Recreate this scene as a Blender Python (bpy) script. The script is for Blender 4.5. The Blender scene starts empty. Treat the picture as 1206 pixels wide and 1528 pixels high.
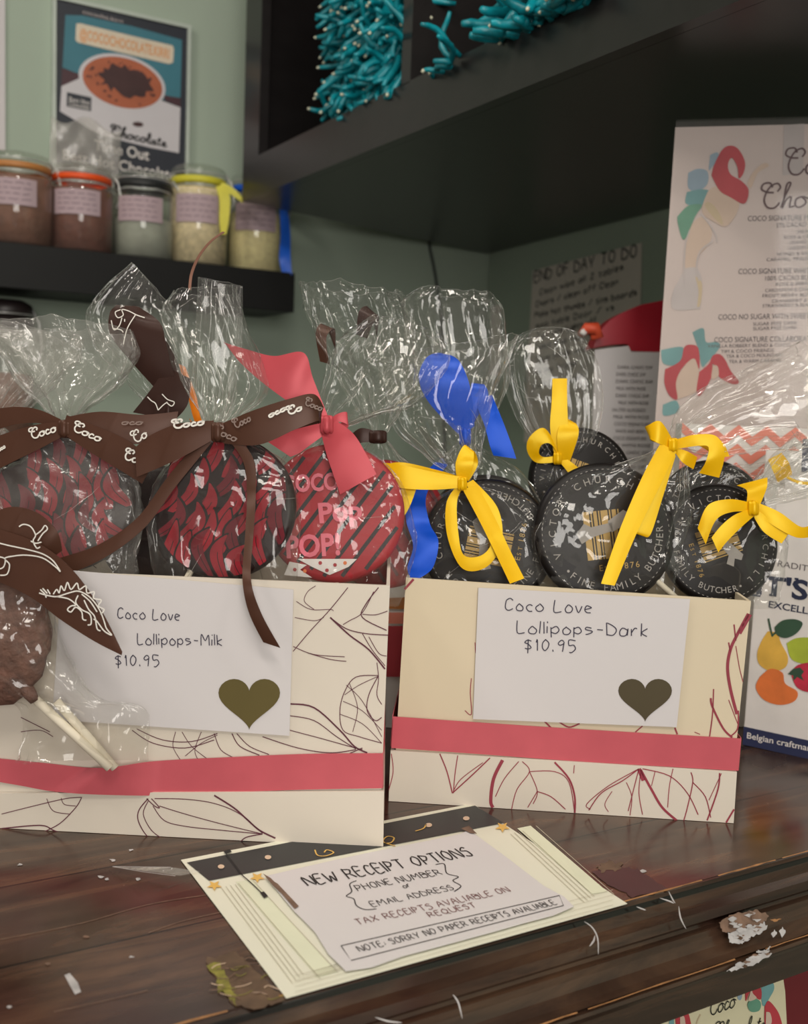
import bpy, math, random
from mathutils import Vector, Matrix, noise
from mathutils.geometry import tessellate_polygon

random.seed(7)
sc = bpy.context.scene
COL = sc.collection
V = Vector

# ------------------------------------------------------------------ camera
FPX, CX, CY, CAMH = 1500.0, 603.0, 764.0, 0.28


def _ray(x, y):
    return V(((x - CX) / FPX, -(y - CY) / FPX, -1.0))


_h0 = 602 - 0.041 * 603
_up = _ray(0, _h0).cross(_ray(1206, _h0 + 0.041 * 1206)).normalized()
if _up.y < 0:
    _up = -_up
_xa = _ray(3240, 602 + 0.041 * (3240 - 603)).normalized()
_xa = (_xa - _up * _xa.dot(_up)).normalized()
_ya = _up.cross(_xa)
M3 = Matrix((_xa, _ya, _up))
CAM = V((0, 0, CAMH))
RIGHT = M3 @ V((1, 0, 0))
UPV = M3 @ V((0, 1, 0))
BACK = M3 @ V((0, 0, 1))          # from the scene towards the camera

cam_data = bpy.data.cameras.new('camera')
cam = bpy.data.objects.new('camera', cam_data)
COL.objects.link(cam)
cam.matrix_world = Matrix.Translation(CAM) @ M3.to_4x4()
cam_data.sensor_fit = 'VERTICAL'
cam_data.sensor_height = 36.0
cam_data.sensor_width = 36.0 * 1206 / 1528
cam_data.lens = 36.0 * FPX / 1528
cam_data.clip_start = 0.02
cam_data.dof.use_dof = True
cam_data.dof.focus_distance = 0.67
cam_data.dof.aperture_fstop = 35.3 / 4.2
sc.camera = cam

# ------------------------------------------------------------------ light
sc.view_settings.view_transform = 'Standard'
sc.view_settings.look = 'None'
sc.view_settings.gamma = 1.0
sc.view_settings.use_curve_mapping = False
sc.view_settings.exposure = 0.0
try:
    sc.cycles.transparent_max_bounces = 64
    sc.cycles.max_bounces = 8
    sc.cycles.sample_clamp_indirect = 4.0
except Exception:
    pass

w = bpy.data.worlds.new('room_ambient')
sc.world = w
w.use_nodes = True
w.node_tree.nodes['Background'].inputs[0].default_value = (1.0, 0.93, 0.84, 1)
w.node_tree.nodes['Background'].inputs[1].default_value = 0.27


def area(name, loc, target, size, power, col=(1, 0.93, 0.84), sy=None):
    l = bpy.data.lights.new(name, 'AREA')
    l.energy = power
    l.color = col
    l.size = size
    if sy:
        l.shape = 'RECTANGLE'
        l.size_y = sy
    o = bpy.data.objects.new(name, l)
    o.location = loc
    d = V(target) - V(loc)
    o.rotation_euler = d.to_track_quat('-Z', 'Y').to_euler()
    COL.objects.link(o)
    return o


area('added_front_fill', (-0.45, -1.70, 0.60), (0.40, 0.9, 0.3), 1.0, 23.5, (1, 0.95, 0.89), 0.9)  # soft frontal fill added out of view behind the camera, not a real window
area('ceiling_light_main', (-0.15, -0.45, 1.50), (0.30, 0.80, 0.1), 0.5, 11.5)
area('ceiling_light_side', (-0.75, 0.70, 1.50), (0.25, 1.2, 0.2), 0.35, 9.0)
for lx, ly, lp in ((0.16, 0.55, 2.4), (0.62, -0.30, 2.4), (-0.35, 0.10, 2.0), (0.30, -1.0, 2.4)):
    area('ceiling_downlight', (lx, ly, 1.52), (lx + 0.05, ly + 0.12, 0.0), 0.09, lp)

# ------------------------------------------------------------------ materials


def lin(c):
    out = []
    for v in c[:3]:
        v = v / 255.0
        out.append(v / 12.92 if v <= 0.04045 else ((v + 0.055) / 1.055) ** 2.4)
    return (*out, 1.0)


MATS = {}


def mat(name, rgb, rough=0.5, metal=0.0, var=0.06, vscale=30.0, bump=0.0, bscale=80.0, coat=0.0,
        sheen=0.0, spec=0.5, stretch=(1, 1, 1), trans=0.0):
    if name in MATS:
        return MATS[name]
    m = bpy.data.materials.new(name)
    m.use_nodes = True
    nt = m.node_tree
    b = nt.nodes['Principled BSDF']
    b.inputs['Roughness'].default_value = rough
    b.inputs['Metallic'].default_value = metal
    b.inputs['Coat Weight'].default_value = coat
    b.inputs['Coat Roughness'].default_value = 0.12
    b.inputs['Sheen Weight'].default_value = sheen
    b.inputs['Specular IOR Level'].default_value = spec
    b.inputs['Transmission Weight'].default_value = trans
    tc = nt.nodes.new('ShaderNodeTexCoord')
    mp = nt.nodes.new('ShaderNodeMapping')
    mp.inputs['Scale'].default_value = stretch
    nt.links.new(tc.outputs['Object'], mp.inputs['Vector'])
    nz = nt.nodes.new('ShaderNodeTexNoise')
    nz.inputs['Scale'].default_value = vscale
    nz.inputs['Detail'].default_value = 5
    nt.links.new(mp.outputs[0], nz.inputs['Vector'])
    ramp = nt.nodes.new('ShaderNodeValToRGB')
    c = lin(rgb)
    ramp.color_ramp.elements[0].position = 0.3
    ramp.color_ramp.elements[1].position = 0.7
    ramp.color_ramp.elements[0].color = tuple(min(1, v * (1 - var)) for v in c[:3]) + (1,)
    ramp.color_ramp.elements[1].color = tuple(min(1, v * (1 + var)) for v in c[:3]) + (1,)
    nt.links.new(nz.outputs['Fac'], ramp.inputs[0])
    nt.links.new(ramp.outputs[0], b.inputs['Base Color'])
    if bump:
        n2 = nt.nodes.new('ShaderNodeTexNoise')
        n2.inputs['Scale'].default_value = bscale
        n2.inputs['Detail'].default_value = 6
        nt.links.new(mp.outputs[0], n2.inputs['Vector'])
        bp = nt.nodes.new('ShaderNodeBump')
        bp.inputs['Strength'].default_value = bump
        bp.inputs['Distance'].default_value = 0.002
        nt.links.new(n2.outputs['Fac'], bp.inputs['Height'])
        nt.links.new(bp.outputs[0], b.inputs['Normal'])
    MATS[name] = m
    return m


def film(name, haze, rough=0.1, bump=0.5, scale=45.0, tint=(0.97, 0.97, 0.96), gain=1.0, wide=0.0):
    """thin clear plastic or glass: see-through with a fresnel gloss and a little milkiness"""
    m = bpy.data.materials.new(name)
    m.use_nodes = True
    nt = m.node_tree
    for n in list(nt.nodes):
        if n.type != 'OUTPUT_MATERIAL':
            nt.nodes.remove(n)
    out = [n for n in nt.nodes if n.type == 'OUTPUT_MATERIAL'][0]
    tr = nt.nodes.new('ShaderNodeBsdfTransparent')
    tr.inputs[0].default_value = (*tint, 1)
    gl = nt.nodes.new('ShaderNodeBsdfGlossy')
    gl.inputs['Roughness'].default_value = rough
    gl.inputs[0].default_value = (0.95, 0.95, 0.95, 1)
    lw = nt.nodes.new('ShaderNodeLayerWeight')
    lw.inputs['Blend'].default_value = 0.5
    pw = nt.nodes.new('ShaderNodeMath')
    pw.operation = 'POWER'
    pw.inputs[1].default_value = 3.5
    nt.links.new(lw.outputs['Facing'], pw.inputs[0])
    mul = nt.nodes.new('ShaderNodeMath')
    mul.operation = 'MULTIPLY_ADD'
    mul.inputs[1].default_value = gain
    mul.inputs[2].default_value = 0.045 + wide
    mul.use_clamp = True
    nt.links.new(pw.outputs[0], mul.inputs[0])
    if bump:
        tc = nt.nodes.new('ShaderNodeTexCoord')
        nz = nt.nodes.new('ShaderNodeTexNoise')
        nz.inputs['Scale'].default_value = scale
        nz.inputs['Detail'].default_value = 3.0
        nz.inputs['Distortion'].default_value = 1.2
        nt.links.new(tc.outputs['Object'], nz.inputs['Vector'])
        vo = nt.nodes.new('ShaderNodeTexVoronoi')
        vo.inputs['Scale'].default_value = scale * 0.9
        mixv = nt.nodes.new('ShaderNodeVectorMath')
        mixv.operation = 'ADD'
        sc3 = nt.nodes.new('ShaderNodeVectorMath')
        sc3.operation = 'SCALE'
        sc3.inputs['Scale'].default_value = 0.02
        nt.links.new(nz.outputs['Color'], sc3.inputs[0])
        nt.links.new(tc.outputs['Object'], mixv.inputs[0])
        nt.links.new(sc3.outputs[0], mixv.inputs[1])
        nt.links.new(mixv.outputs[0], vo.inputs['Vector'])
        add = nt.nodes.new('ShaderNodeMath')
        add.operation = 'ADD'
        nt.links.new(nz.outputs['Fac'], add.inputs[0])
        vsc = nt.nodes.new('ShaderNodeMath')
        vsc.operation = 'MULTIPLY'
        vsc.inputs[1].default_value = 0.45
        nt.links.new(vo.outputs['Distance'], vsc.inputs[0])
        nt.links.new(vsc.outputs[0], add.inputs[1])
        bp = nt.nodes.new('ShaderNodeBump')
        bp.inputs['Strength'].default_value = bump
        bp.inputs['Distance'].default_value = 0.006
        nt.links.new(add.outputs[0], bp.inputs['Height'])
        nt.links.new(bp.outputs[0], gl.inputs['Normal'])
        nt.links.new(bp.outputs[0], lw.inputs['Normal'])
    mx = nt.nodes.new('ShaderNodeMixShader')
    nt.links.new(mul.outputs[0], mx.inputs[0])
    nt.links.new(tr.outputs[0], mx.inputs[1])
    nt.links.new(gl.outputs[0], mx.inputs[2])
    df = nt.nodes.new('ShaderNodeBsdfDiffuse')
    df.inputs[0].default_value = (0.75, 0.72, 0.68, 1)
    mx2 = nt.nodes.new('ShaderNodeMixShader')
    mx2.inputs[0].default_value = haze
    nt.links.new(mx.outputs[0], mx2.inputs[1])
    nt.links.new(df.outputs[0], mx2.inputs[2])
    nt.links.new(mx2.outputs[0], out.inputs[0])
    MATS[name] = m
    return m


def wood(name, k=1.0):
    m = bpy.data.materials.new(name)
    m.use_nodes = True
    nt = m.node_tree
    b = nt.nodes['Principled BSDF']
    tc = nt.nodes.new('ShaderNodeTexCoord')
    mp = nt.nodes.new('ShaderNodeMapping')
    mp.inputs['Scale'].default_value = (3, 22, 22)
    nt.links.new(tc.outputs['Object'], mp.inputs[0])
    n1 = nt.nodes.new('ShaderNodeTexNoise')
    n1.inputs['Scale'].default_value = 2.2
    n1.inputs['Detail'].default_value = 9
    n1.inputs['Roughness'].default_value = 0.65
    n1.inputs['Distortion'].default_value = 0.6
    nt.links.new(mp.outputs[0], n1.inputs['Vector'])
    r1 = nt.nodes.new('ShaderNodeValToRGB')
    e = r1.color_ramp.elements
    e[0].position, e[0].color = 0.32, lin(tuple(v * k for v in (46, 32, 25)))
    e[1].position, e[1].color = 0.72, lin(tuple(v * k for v in (106, 77, 57)))
    x = e.new(0.5)
    x.color = lin(tuple(v * k for v in (70, 50, 39)))
    nt.links.new(n1.outputs['Fac'], r1.inputs[0])
    # reddish worn stain
    n2 = nt.nodes.new('ShaderNodeTexNoise')
    n2.inputs['Scale'].default_value = 5.0
    n2.inputs['Detail'].default_value = 4
    nt.links.new(tc.outputs['Object'], n2.inputs['Vector'])
    r2 = nt.nodes.new('ShaderNodeValToRGB')
    r2.color_ramp.elements[0].position = 0.52
    r2.color_ramp.elements[1].position = 0.66
    nt.links.new(n2.outputs['Fac'], r2.inputs[0])
    mx = nt.nodes.new('ShaderNodeMix')
    mx.data_type = 'RGBA'
    mx.inputs[7].default_value = lin(tuple(v * k for v in (62, 30, 30)))
    nt.links.new(r2.outputs[0], mx.inputs[0])
    nt.links.new(r1.outputs[0], mx.inputs[6])
    # plank joints run along the counter
    sx = nt.nodes.new('ShaderNodeSeparateXYZ')
    nt.links.new(tc.outputs['Object'], sx.inputs[0])
    md = nt.nodes.new('ShaderNodeMath')
    md.operation = 'PINGPONG'
    md.inputs[1].default_value = 0.042
    ad = nt.nodes.new('ShaderNodeMath')
    ad.operation = 'ADD'
    ad.inputs[1].default_value = 0.004
    nt.links.new(sx.outputs[1], ad.inputs[0])
    nt.links.new(ad.outputs[0], md.inputs[0])
    lt = nt.nodes.new('ShaderNodeMath')
    lt.operation = 'LESS_THAN'
    lt.inputs[1].default_value = 0.0008
    nt.links.new(md.outputs[0], lt.inputs[0])
    mx2 = nt.nodes.new('ShaderNodeMix')
    mx2.data_type = 'RGBA'
    mx2.inputs[7].default_value = lin((20, 15, 13))
    nt.links.new(lt.outputs[0], mx2.inputs[0])
    nt.links.new(mx.outputs[2], mx2.inputs[6])
    nt.links.new(mx2.outputs[2], b.inputs['Base Color'])
    n3 = nt.nodes.new('ShaderNodeTexNoise')
    n3.inputs['Scale'].default_value = 14
    n3.inputs['Detail'].default_value = 6
    nt.links.new(tc.outputs['Object'], n3.inputs['Vector'])
    mr = nt.nodes.new('ShaderNodeMapRange')
    mr.inputs[1].default_value = 0.3
    mr.inputs[2].default_value = 0.7
    mr.inputs[3].default_value = 0.10
    mr.inputs[4].default_value = 0.30
    nt.links.new(n3.outputs['Fac'], mr.inputs[0])
    nt.links.new(mr.outputs[0], b.inputs['Roughness'])
    b.inputs['Specular IOR Level'].default_value = 0.6
    bp = nt.nodes.new('ShaderNodeBump')
    bp.inputs['Strength'].default_value = 0.12
    bp.inputs['Distance'].default_value = 0.001
    nt.links.new(n1.outputs['Fac'], bp.inputs['Height'])
    nt.links.new(bp.outputs[0], b.inputs['Normal'])
    MATS[name] = m
    return m


wood('dark_wood')
wood('shaded_wood', 0.8)  # same counter wood for the moulding, with the fascia's shade put into its colour
film('cellophane_clear', 0.016, 0.08, 0.22, 34, gain=0.75)
film('cellophane_milky', 0.09, 0.13, 0.35, 50, gain=0.8)
film('cellophane_thin', 0.022, 0.08, 0.16, 24, gain=0.7)
film('cellophane_crease', 0.20, 0.12, 0.0, gain=0.8, wide=0.12)
film('bag_cloudy', 0.24, 0.2, 0.3, 40)
film('jar_glass', 0.03, 0.06, 0.0, gain=0.7, tint=(0.95, 0.96, 0.94))
film('acrylic', 0.03, 0.05, 0.0, gain=0.15, tint=(0.97, 0.97, 0.97), wide=-0.037)
film('clear_tape', 0.10, 0.12, 0.3, 60)
mat('wall_green', (168, 182, 166), 0.85, var=0.04, vscale=3, bump=0.05, bscale=200)
mat('ceiling_paint', (200, 200, 190), 0.9)
mat('floor_tile', (70, 62, 55), 0.6)
mat('black_laminate', (34, 31, 31), 0.30, var=0.12, vscale=8, stretch=(1, 6, 6))
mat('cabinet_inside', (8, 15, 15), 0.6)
mat('shelf_black', (18, 18, 18), 0.55, spec=0.3)
mat('white_paper', (211, 206, 207), 0.7, var=0.015, vscale=8)
mat('cream_card', (216, 201, 174), 0.55, var=0.02, vscale=6)
mat('box_white', (219, 209, 195), 0.5, var=0.02, vscale=6)
mat('ink_plum', (96, 42, 58), 0.6, var=0.1)
mat('ink_red', (150, 52, 68), 0.6, var=0.1)
mat('pen_ink', (52, 46, 66), 0.6)
mat('marker_black', (26, 24, 26), 0.6)
mat('gold_sticker', (106, 94, 54), 0.42, metal=0.35, var=0.04)
mat('bronze_sticker', (82, 72, 50), 0.42, metal=0.35, var=0.04)
def satin(name, rgb, rough=0.34):
    m = mat(name, rgb, rough, var=0.05, vscale=40)
    b = m.node_tree.nodes['Principled BSDF']
    hi = tuple(min(1.0, v * 2.2 + 0.12) for v in lin(rgb)[:3])
    b.inputs['Specular IOR Level'].default_value = 0.9
    b.inputs['Specular Tint'].default_value = (*hi, 1)
    b.inputs['Anisotropic'].default_value = 0.5
    b.inputs['Coat Weight'].default_value = 0.12
    b.inputs['Coat Roughness'].default_value = 0.3


for n_, c_ in (('satin_pink', (200, 94, 104)), ('satin_coral', (178, 70, 78)), ('satin_yellow', (230, 174, 4)), ('satin_blue', (0, 70, 190)),
               ('satin_brown', (72, 46, 35)), ('satin_dark_brown', (52, 33, 28)), ('satin_orange', (245, 130, 28))):
    satin(n_, c_)
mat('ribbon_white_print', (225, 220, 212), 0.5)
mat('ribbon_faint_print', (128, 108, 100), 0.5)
mat('choc_dark', (34, 18, 18), 0.4, spec=0.3, var=0.2, vscale=60, bump=0.1)
mat('choc_red', (138, 22, 36), 0.4, spec=0.3, var=0.22, vscale=70)
mat('choc_red_deep', (100, 17, 30), 0.4, spec=0.3, var=0.22, vscale=70)
mat('choc_black', (22, 18, 17), 0.4, var=0.1, spec=0.25)
mat('choc_crimson', (172, 46, 54), 0.45, spec=0.3, var=0.12)
mat('choc_milk', (104, 72, 60), 0.7, var=0.3, vscale=160, bump=1.0, bscale=260)
mat('print_pink', (226, 110, 128), 0.5)
mat('print_grey', (150, 144, 138), 0.5)
mat('print_gold', (158, 128, 68), 0.42, metal=0.3)
mat('print_white', (232, 226, 222), 0.5)
mat('print_orange', (226, 120, 60), 0.5)
mat('paper_stick', (226, 216, 196), 0.7)
mat('twig_brown', (130, 88, 70), 0.5)
mat('navy', (44, 50, 84), 0.5)
mat('navy_text', (36, 44, 72), 0.6)
mat('coral_print', (236, 140, 120), 0.6)
mat('wire_steel', (215, 215, 212), 0.3, metal=0.5)
mat('label_pink', (182, 160, 166), 0.7, var=0.03)
mat('label_ink', (130, 112, 122), 0.7)
mat('cocoa', (132, 92, 76), 0.9, var=0.2, vscale=60, bump=0.6, bscale=150)
mat('cocoa_dark', (118, 74, 62), 0.9, var=0.2, vscale=60, bump=0.6, bscale=150)
mat('grey_powder', (156, 158, 146), 0.9, var=0.12, vscale=40, bump=0.3)
mat('beige_flakes', (226, 208, 168), 0.9, var=0.22, vscale=110, bump=0.6, bscale=160)
mat('cream_flakes', (246, 228, 172), 0.9, var=0.14, vscale=130, bump=0.4, bscale=170)
mat('gasket_orange', (236, 84, 24), 0.5)
mat('gasket_tan', (190, 128, 70), 0.5)
mat('gasket_black', (36, 38, 38), 0.5)
mat('gasket_yellow', (214, 206, 60), 0.5)
mat('teal_bead', (8, 136, 148), 0.35, var=0.4, vscale=50)
mat('teal_tip', (215, 215, 190), 0.4)
mat('poster_dark', (42, 46, 56), 0.5, var=0.05)
mat('poster_teal', (62, 122, 138), 0.5, var=0.1, vscale=12)
mat('poster_maroon', (74, 44, 52), 0.5)
mat('poster_cup', (208, 204, 208), 0.5, var=0.02)
mat('poster_drink', (176, 96, 64), 0.5, var=0.1, vscale=30)
mat('poster_cocoa', (66, 38, 38), 0.5, var=0.2)
mat('frame_white', (190, 200, 190), 0.5)
mat('tag_cream', (222, 208, 186), 0.5)
mat('tag_orange', (226, 160, 104), 0.5)
mat('menu_paper', (214, 198, 192), 0.6, var=0.035, vscale=6)
mat('wash_red', (188, 62, 72), 0.7, var=0.14, vscale=18)
mat('wash_skin', (214, 190, 172), 0.7, var=0.06)
mat('wash_blue', (150, 172, 188), 0.7, var=0.1, vscale=20)
mat('wash_teal', (116, 166, 168), 0.7, var=0.14, vscale=20)
mat('wash_green', (104, 156, 132), 0.7, var=0.16, vscale=24)
mat('wash_sand', (208, 188, 156), 0.7, var=0.08)
mat('wash_grey', (200, 190, 188), 0.7)
mat('menu_ink', (92, 62, 66), 0.6)
mat('small_ink', (104, 96, 98), 0.6)
mat('note_paper', (226, 216, 207), 0.8, var=0.02)
mat('red_plastic', (176, 26, 46), 0.4, var=0.04)
mat('maroon_board', (112, 24, 34), 0.5)
mat('toy_orange', (220, 84, 52), 0.5)
mat('poster_cream', (226, 224, 206), 0.55, var=0.02, vscale=8)
mat('poster_lime', (222, 224, 198), 0.55, var=0.03)
mat('poster_black', (44, 44, 46), 0.45, var=0.06)
mat('line_beige', (186, 180, 158), 0.6)
mat('star_gold', (224, 180, 92), 0.5)
mat('star_pale', (214, 186, 160), 0.5)
mat('pencil_red', (120, 78, 78), 0.6)
mat('brochure_cream', (226, 218, 184), 0.6, var=0.02)
mat('fruit_pear', (226, 178, 74), 0.7, var=0.12, vscale=60)
mat('fruit_orange', (228, 120, 58), 0.7, var=0.12, vscale=60)
mat('fruit_lime', (176, 190, 60), 0.7, var=0.12, vscale=60)
mat('fruit_berry', (196, 44, 70), 0.7, var=0.2, vscale=80)
mat('leaf_green', (52, 82, 62), 0.7, var=0.15)
mat('scrape_white', (176, 172, 172), 0.7, var=0.2, vscale=120)
mat('scrape_brown', (120, 94, 78), 0.7, var=0.3, vscale=120)
mat('worn_edge', (150, 106, 66), 0.5, var=0.4, vscale=90)
mat('moss_stain', (128, 122, 52), 0.6, var=0.4, vscale=160)
mat('maroon_patch', (66, 34, 36), 0.4, var=0.15, vscale=40)
mat('residue_brown', (92, 72, 54), 0.45, var=0.35, vscale=90)
mat('cable_black', (38, 44, 42), 0.6)
mat('dark_lid', (40, 32, 32), 0.4)
mat('plastic_blue', (20, 96, 215), 0.4)
mat('warm_orange_card', (190, 120, 60), 0.6)

# ------------------------------------------------------------------ mesh helpers


class MB:
    def __init__(s):
        s.v, s.f, s.m, s.names, s.sm = [], [], [], [], []

    def slot(s, name):
        if name not in s.names:
            s.names.append(name)
        return s.names.index(name)

    def add(s, verts, faces, m, smooth=False):
        k = len(s.v)
        i = s.slot(m)
        s.v += [tuple(p) for p in verts]
        for f in faces:
            s.f.append(tuple(k + a for a in f))
            s.m.append(i)
            s.sm.append(smooth)

    def build(s, name, parent=None, bevel=0.0, inv=None):
        me = bpy.data.meshes.new(name)
        o = bpy.data.objects.new(name, me)
        org = V((0, 0, 0))
        if parent is not None:
            r = parent
            while r.parent:
                r = r.parent
            org = r.location.copy()
        elif s.v:
            n = len(s.v)
            org = V((sum(p[0] for p in s.v) / n, sum(p[1] for p in s.v) / n, min(p[2] for p in s.v)))
        me.from_pydata([(p[0] - org.x, p[1] - org.y, p[2] - org.z) for p in s.v], [], s.f)
        for n in s.names:
            me.materials.append(MATS[n])
        for p, i, q in zip(me.polygons, s.m, s.sm):
            p.material_index = i
            p.use_smooth = q
        me.update()
        COL.objects.link(o)
        if parent is not None:
            o.parent = parent
        else:
            o.location = org
        if bevel:
            b = o.modifiers.new('bevel', 'BEVEL')
            b.width = bevel
            b.segments = 2
            b.limit_method = 'ANGLE'
        return o

    # shapes
    def hexa(s, p, m):
        """8 corners: bottom 0..3 then top 4..7"""
        s.add(p, [(3, 2, 1, 0), (4, 5, 6, 7), (0, 1, 5, 4), (1, 2, 6, 5), (2, 3, 7, 6), (3, 0, 4, 7)], m)

    def box(s, o, a, b, c, m):
        o, a, b, c = V(o), V(a), V(b), V(c)
        if a.cross(b).dot(c) < 0:
            a, b = b, a
        s.hexa([o, o + a, o + a + b, o + b, o + c, o + a + c, o + a + b + c, o + b + c], m)

    def aabb(s, lo, hi, m):
        lo, hi = V(lo), V(hi)
        d = hi - lo
        s.box(lo, (d.x, 0, 0), (0, d.y, 0), (0, 0, d.z), m)

    def tube(s, pts, r, m, n=8, cap=True):
        pts = [V(p) for p in pts]
        rr = r if isinstance(r, (list, tuple)) else [r] * len(pts)
        vs, fs = [], []
        ref = None
        for i, p in enumerate(pts):
            t = (pts[min(i + 1, len(pts) - 1)] - pts[max(i - 1, 0)])
            if t.length < 1e-9:
                t = V((0, 0, 1))
            t.normalize()
            if ref is None:
                ref = t.orthogonal().normalized()
            ref = ref - t * ref.dot(t)
            if ref.length < 1e-6:
                ref = t.orthogonal()
            ref.normalize()
            b = t.cross(ref)
            for k in range(n):
                a = 2 * math.pi * k / n
                vs.append(p + (ref * math.cos(a) + b * math.sin(a)) * rr[i])
        for i in range(len(pts) - 1):
            for k in range(n):
                k2 = (k + 1) % n
                fs.append((i * n + k, i * n + k2, (i + 1) * n + k2, (i + 1) * n + k))
        if cap:
            fs.append(tuple(range(n - 1, -1, -1)))
            fs.append(tuple((len(pts) - 1) * n + k for k in range(n)))
        s.add(vs, fs, m, True)

    def lathe(s, prof, o, m, n=40, ax=V((0, 0, 1)), sq=None):
        o, ax = V(o), V(ax).normalized()
        u = ax.orthogonal().normalized()
        w_ = ax.cross(u)
        vs, fs = [], []
        for r, z in prof:
            for k in range(n):
                a = 2 * math.pi * k / n
                vs.append(o + ax * z + (u * math.cos(a) + w_ * math.sin(a)) * r)
        for i in range(len(prof) - 1):
            for k in range(n):
                k2 = (k + 1) % n
                fs.append((i * n + k, i * n + k2, (i + 1) * n + k2, (i + 1) * n + k))
        s.add(vs, fs, m, True)

    def poly(s, pts, nrm, m, thick=0.0):
        """flat filled outline (any shape), optionally with a back and rim"""
        pts = [V(p) for p in pts]
        tri = tessellate_polygon([pts])
        nrm = V(nrm)
        fs = []
        for t in tri:
            a, b, c = (pts[i] for i in t)
            fs.append(tuple(t) if (b - a).cross(c - a).dot(nrm) >= 0 else tuple(reversed(t)))
        if thick:
            k = len(pts)
            back = [p - nrm * thick for p in pts]
            fs2 = [tuple(i + k for i in reversed(f)) for f in fs]
            rim = [(i, (i + 1) % k, (i + 1) % k + k, i + k) for i in range(k)]
            s.add(pts + back, fs + fs2 + rim, m)
        else:
            s.add(pts, fs, m)

    def line(s, pts, wd, nrm, m):
        """flat pen stroke of width wd (number or list) lying on a surface"""
        pts = [V(p) for p in pts]
        if len(pts) < 2:
            return
        nrm = V(nrm)
        vs, fs = [], []
        for i, p in enumerate(pts):
            t = pts[min(i + 1, len(pts) - 1)] - pts[max(i - 1, 0)]
            side = nrm.cross(t)
            if side.length < 1e-9:
                side = V(nrm).orthogonal()
            side.normalize()
            h = (wd[i] if isinstance(wd, (list, tuple)) else wd) / 2
            vs += [p - side * h, p + side * h]
        for i in range(len(pts) - 1):
            fs.append((2 * i, 2 * i + 2, 2 * i + 3, 2 * i + 1))
        s.add(vs, fs, m)

    def strip(s, A, B, m, th=0.0004, bulge=0.022, nc=5):
        """ribbon between two edge curves, with real thickness and a slight crosswise curl"""
        n = len(A)
        nrm = []
        for i in range(n):
            t = A[min(i + 1, n - 1)] - A[max(i - 1, 0)] + B[min(i + 1, n - 1)] - B[max(i - 1, 0)]
            nn = (B[i] - A[i]).cross(t)
            if nn.length < 1e-10:
                nn = nrm[-1] if nrm else BACK.copy()
            nn.normalize()
            nrm.append(nn)
        fr, bk = [], []
        for i in range(n):
            w = (B[i] - A[i]).length
            sg = 1 if nrm[i].dot(BACK) >= 0 else -1
            for k in range(nc):
                t = k / (nc - 1)
                p = A[i].lerp(B[i], t) + BACK * (bulge * w * 4 * t * (1 - t) + 0.4 * bulge * w * math.sin(i * 0.33) * (1 - abs(2 * t - 1)))
                fr.append(p + nrm[i] * th / 2)
                bk.append(p - nrm[i] * th / 2)
        N = n * nc
        vs = fr + bk
        f1, f2 = [], []
        for i in range(n - 1):
            for k in range(nc - 1):
                a, b = i * nc + k, (i + 1) * nc + k
                f1 += [(a, b, b + 1, a + 1), (N + a, N + a + 1, N + b + 1, N + b)]
            for k in (0, nc - 1):
                a, b = i * nc + k, (i + 1) * nc + k
                f2.append((a + 2 * N, a + 3 * N, b + 3 * N, b + 2 * N) if k == 0 else (a + 2 * N, b + 2 * N, b + 3 * N, a + 3 * N))
        for i in (0, n - 1):
            for k in range(nc - 1):
                a = i * nc + k + 2 * N
                f2.append((a, a + 1, a + 1 + N, a + N) if i == 0 else (a, a + N, a + 1 + N, a + 1))
        s.add(vs + vs, f1 + f2, m, True)


def catmull(pts, sub=6):
    """smooth curve through tuples of any dimension"""
    n = len(pts)
    if n < 3:
        out = []
        for i in range(n - 1):
            for k in range(sub):
                t = k / sub
                out.append(tuple(a + (b - a) * t for a, b in zip(pts[i], pts[i + 1])))
        return out + [tuple(pts[-1])]
    out = []
    for i in range(n - 1):
        p0, p1, p2, p3 = pts[max(i - 1, 0)], pts[i], pts[i + 1], pts[min(i + 2, n - 1)]
        for k in range(sub):
            t = k / sub
            out.append(tuple(0.5 * (2 * b + (c - a) * t + (2 * a - 5 * b + 4 * c - d) * t * t +
                                    (3 * b - a - 3 * c + d) * t ** 3)
                             for a, b, c, d in zip(p0, p1, p2, p3)))
    return out + [tuple(pts[-1])]


def at(x, y, D):
    """the point seen at (x, y), D metres out along the camera's axis"""
    return CAM + (M3 @ _ray(x, y)) * D


class Plane:
    def __init__(s, p, n):
        s.p, s.n = V(p), V(n).normalized()
        if s.n.dot(CAM - s.p) < 0:
            s.n = -s.n

    def px(s, x, y, off=0.0):
        d = M3 @ _ray(x, y)
        q = s.p + s.n * off
        return CAM + d * ((q - CAM).dot(s.n) / d.dot(s.n))

    def pts(s, pts, off=0.0):
        return [s.px(x, y, off) for x, y in pts]

    def scale(s, x, y):
        return (s.px(x, y) - CAM).dot(-BACK) / FPX


COUNTER = Plane((0, 0, 0), (0, 0, 1))


def sketch(mb, pl, lines, wpx, m, off=0.0003, smooth=True):
    for L in lines:
        q = catmull(L, 5) if smooth and len(L) > 2 else L
        k = pl.scale(*L[0])
        mb.line(pl.pts(q, off), wpx * k, pl.n, m)


_layer = [0]


def fill(mb, pl, pts, m, off=0.0002, smooth=False):
    _layer[0] = (_layer[0] + 1) % 40
    off += _layer[0] * 0.0000022
    if smooth:
        pts = catmull(list(pts) + [pts[0]], 5)[:-1]
    mb.poly(pl.pts(pts, off), pl.n, m)


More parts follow.
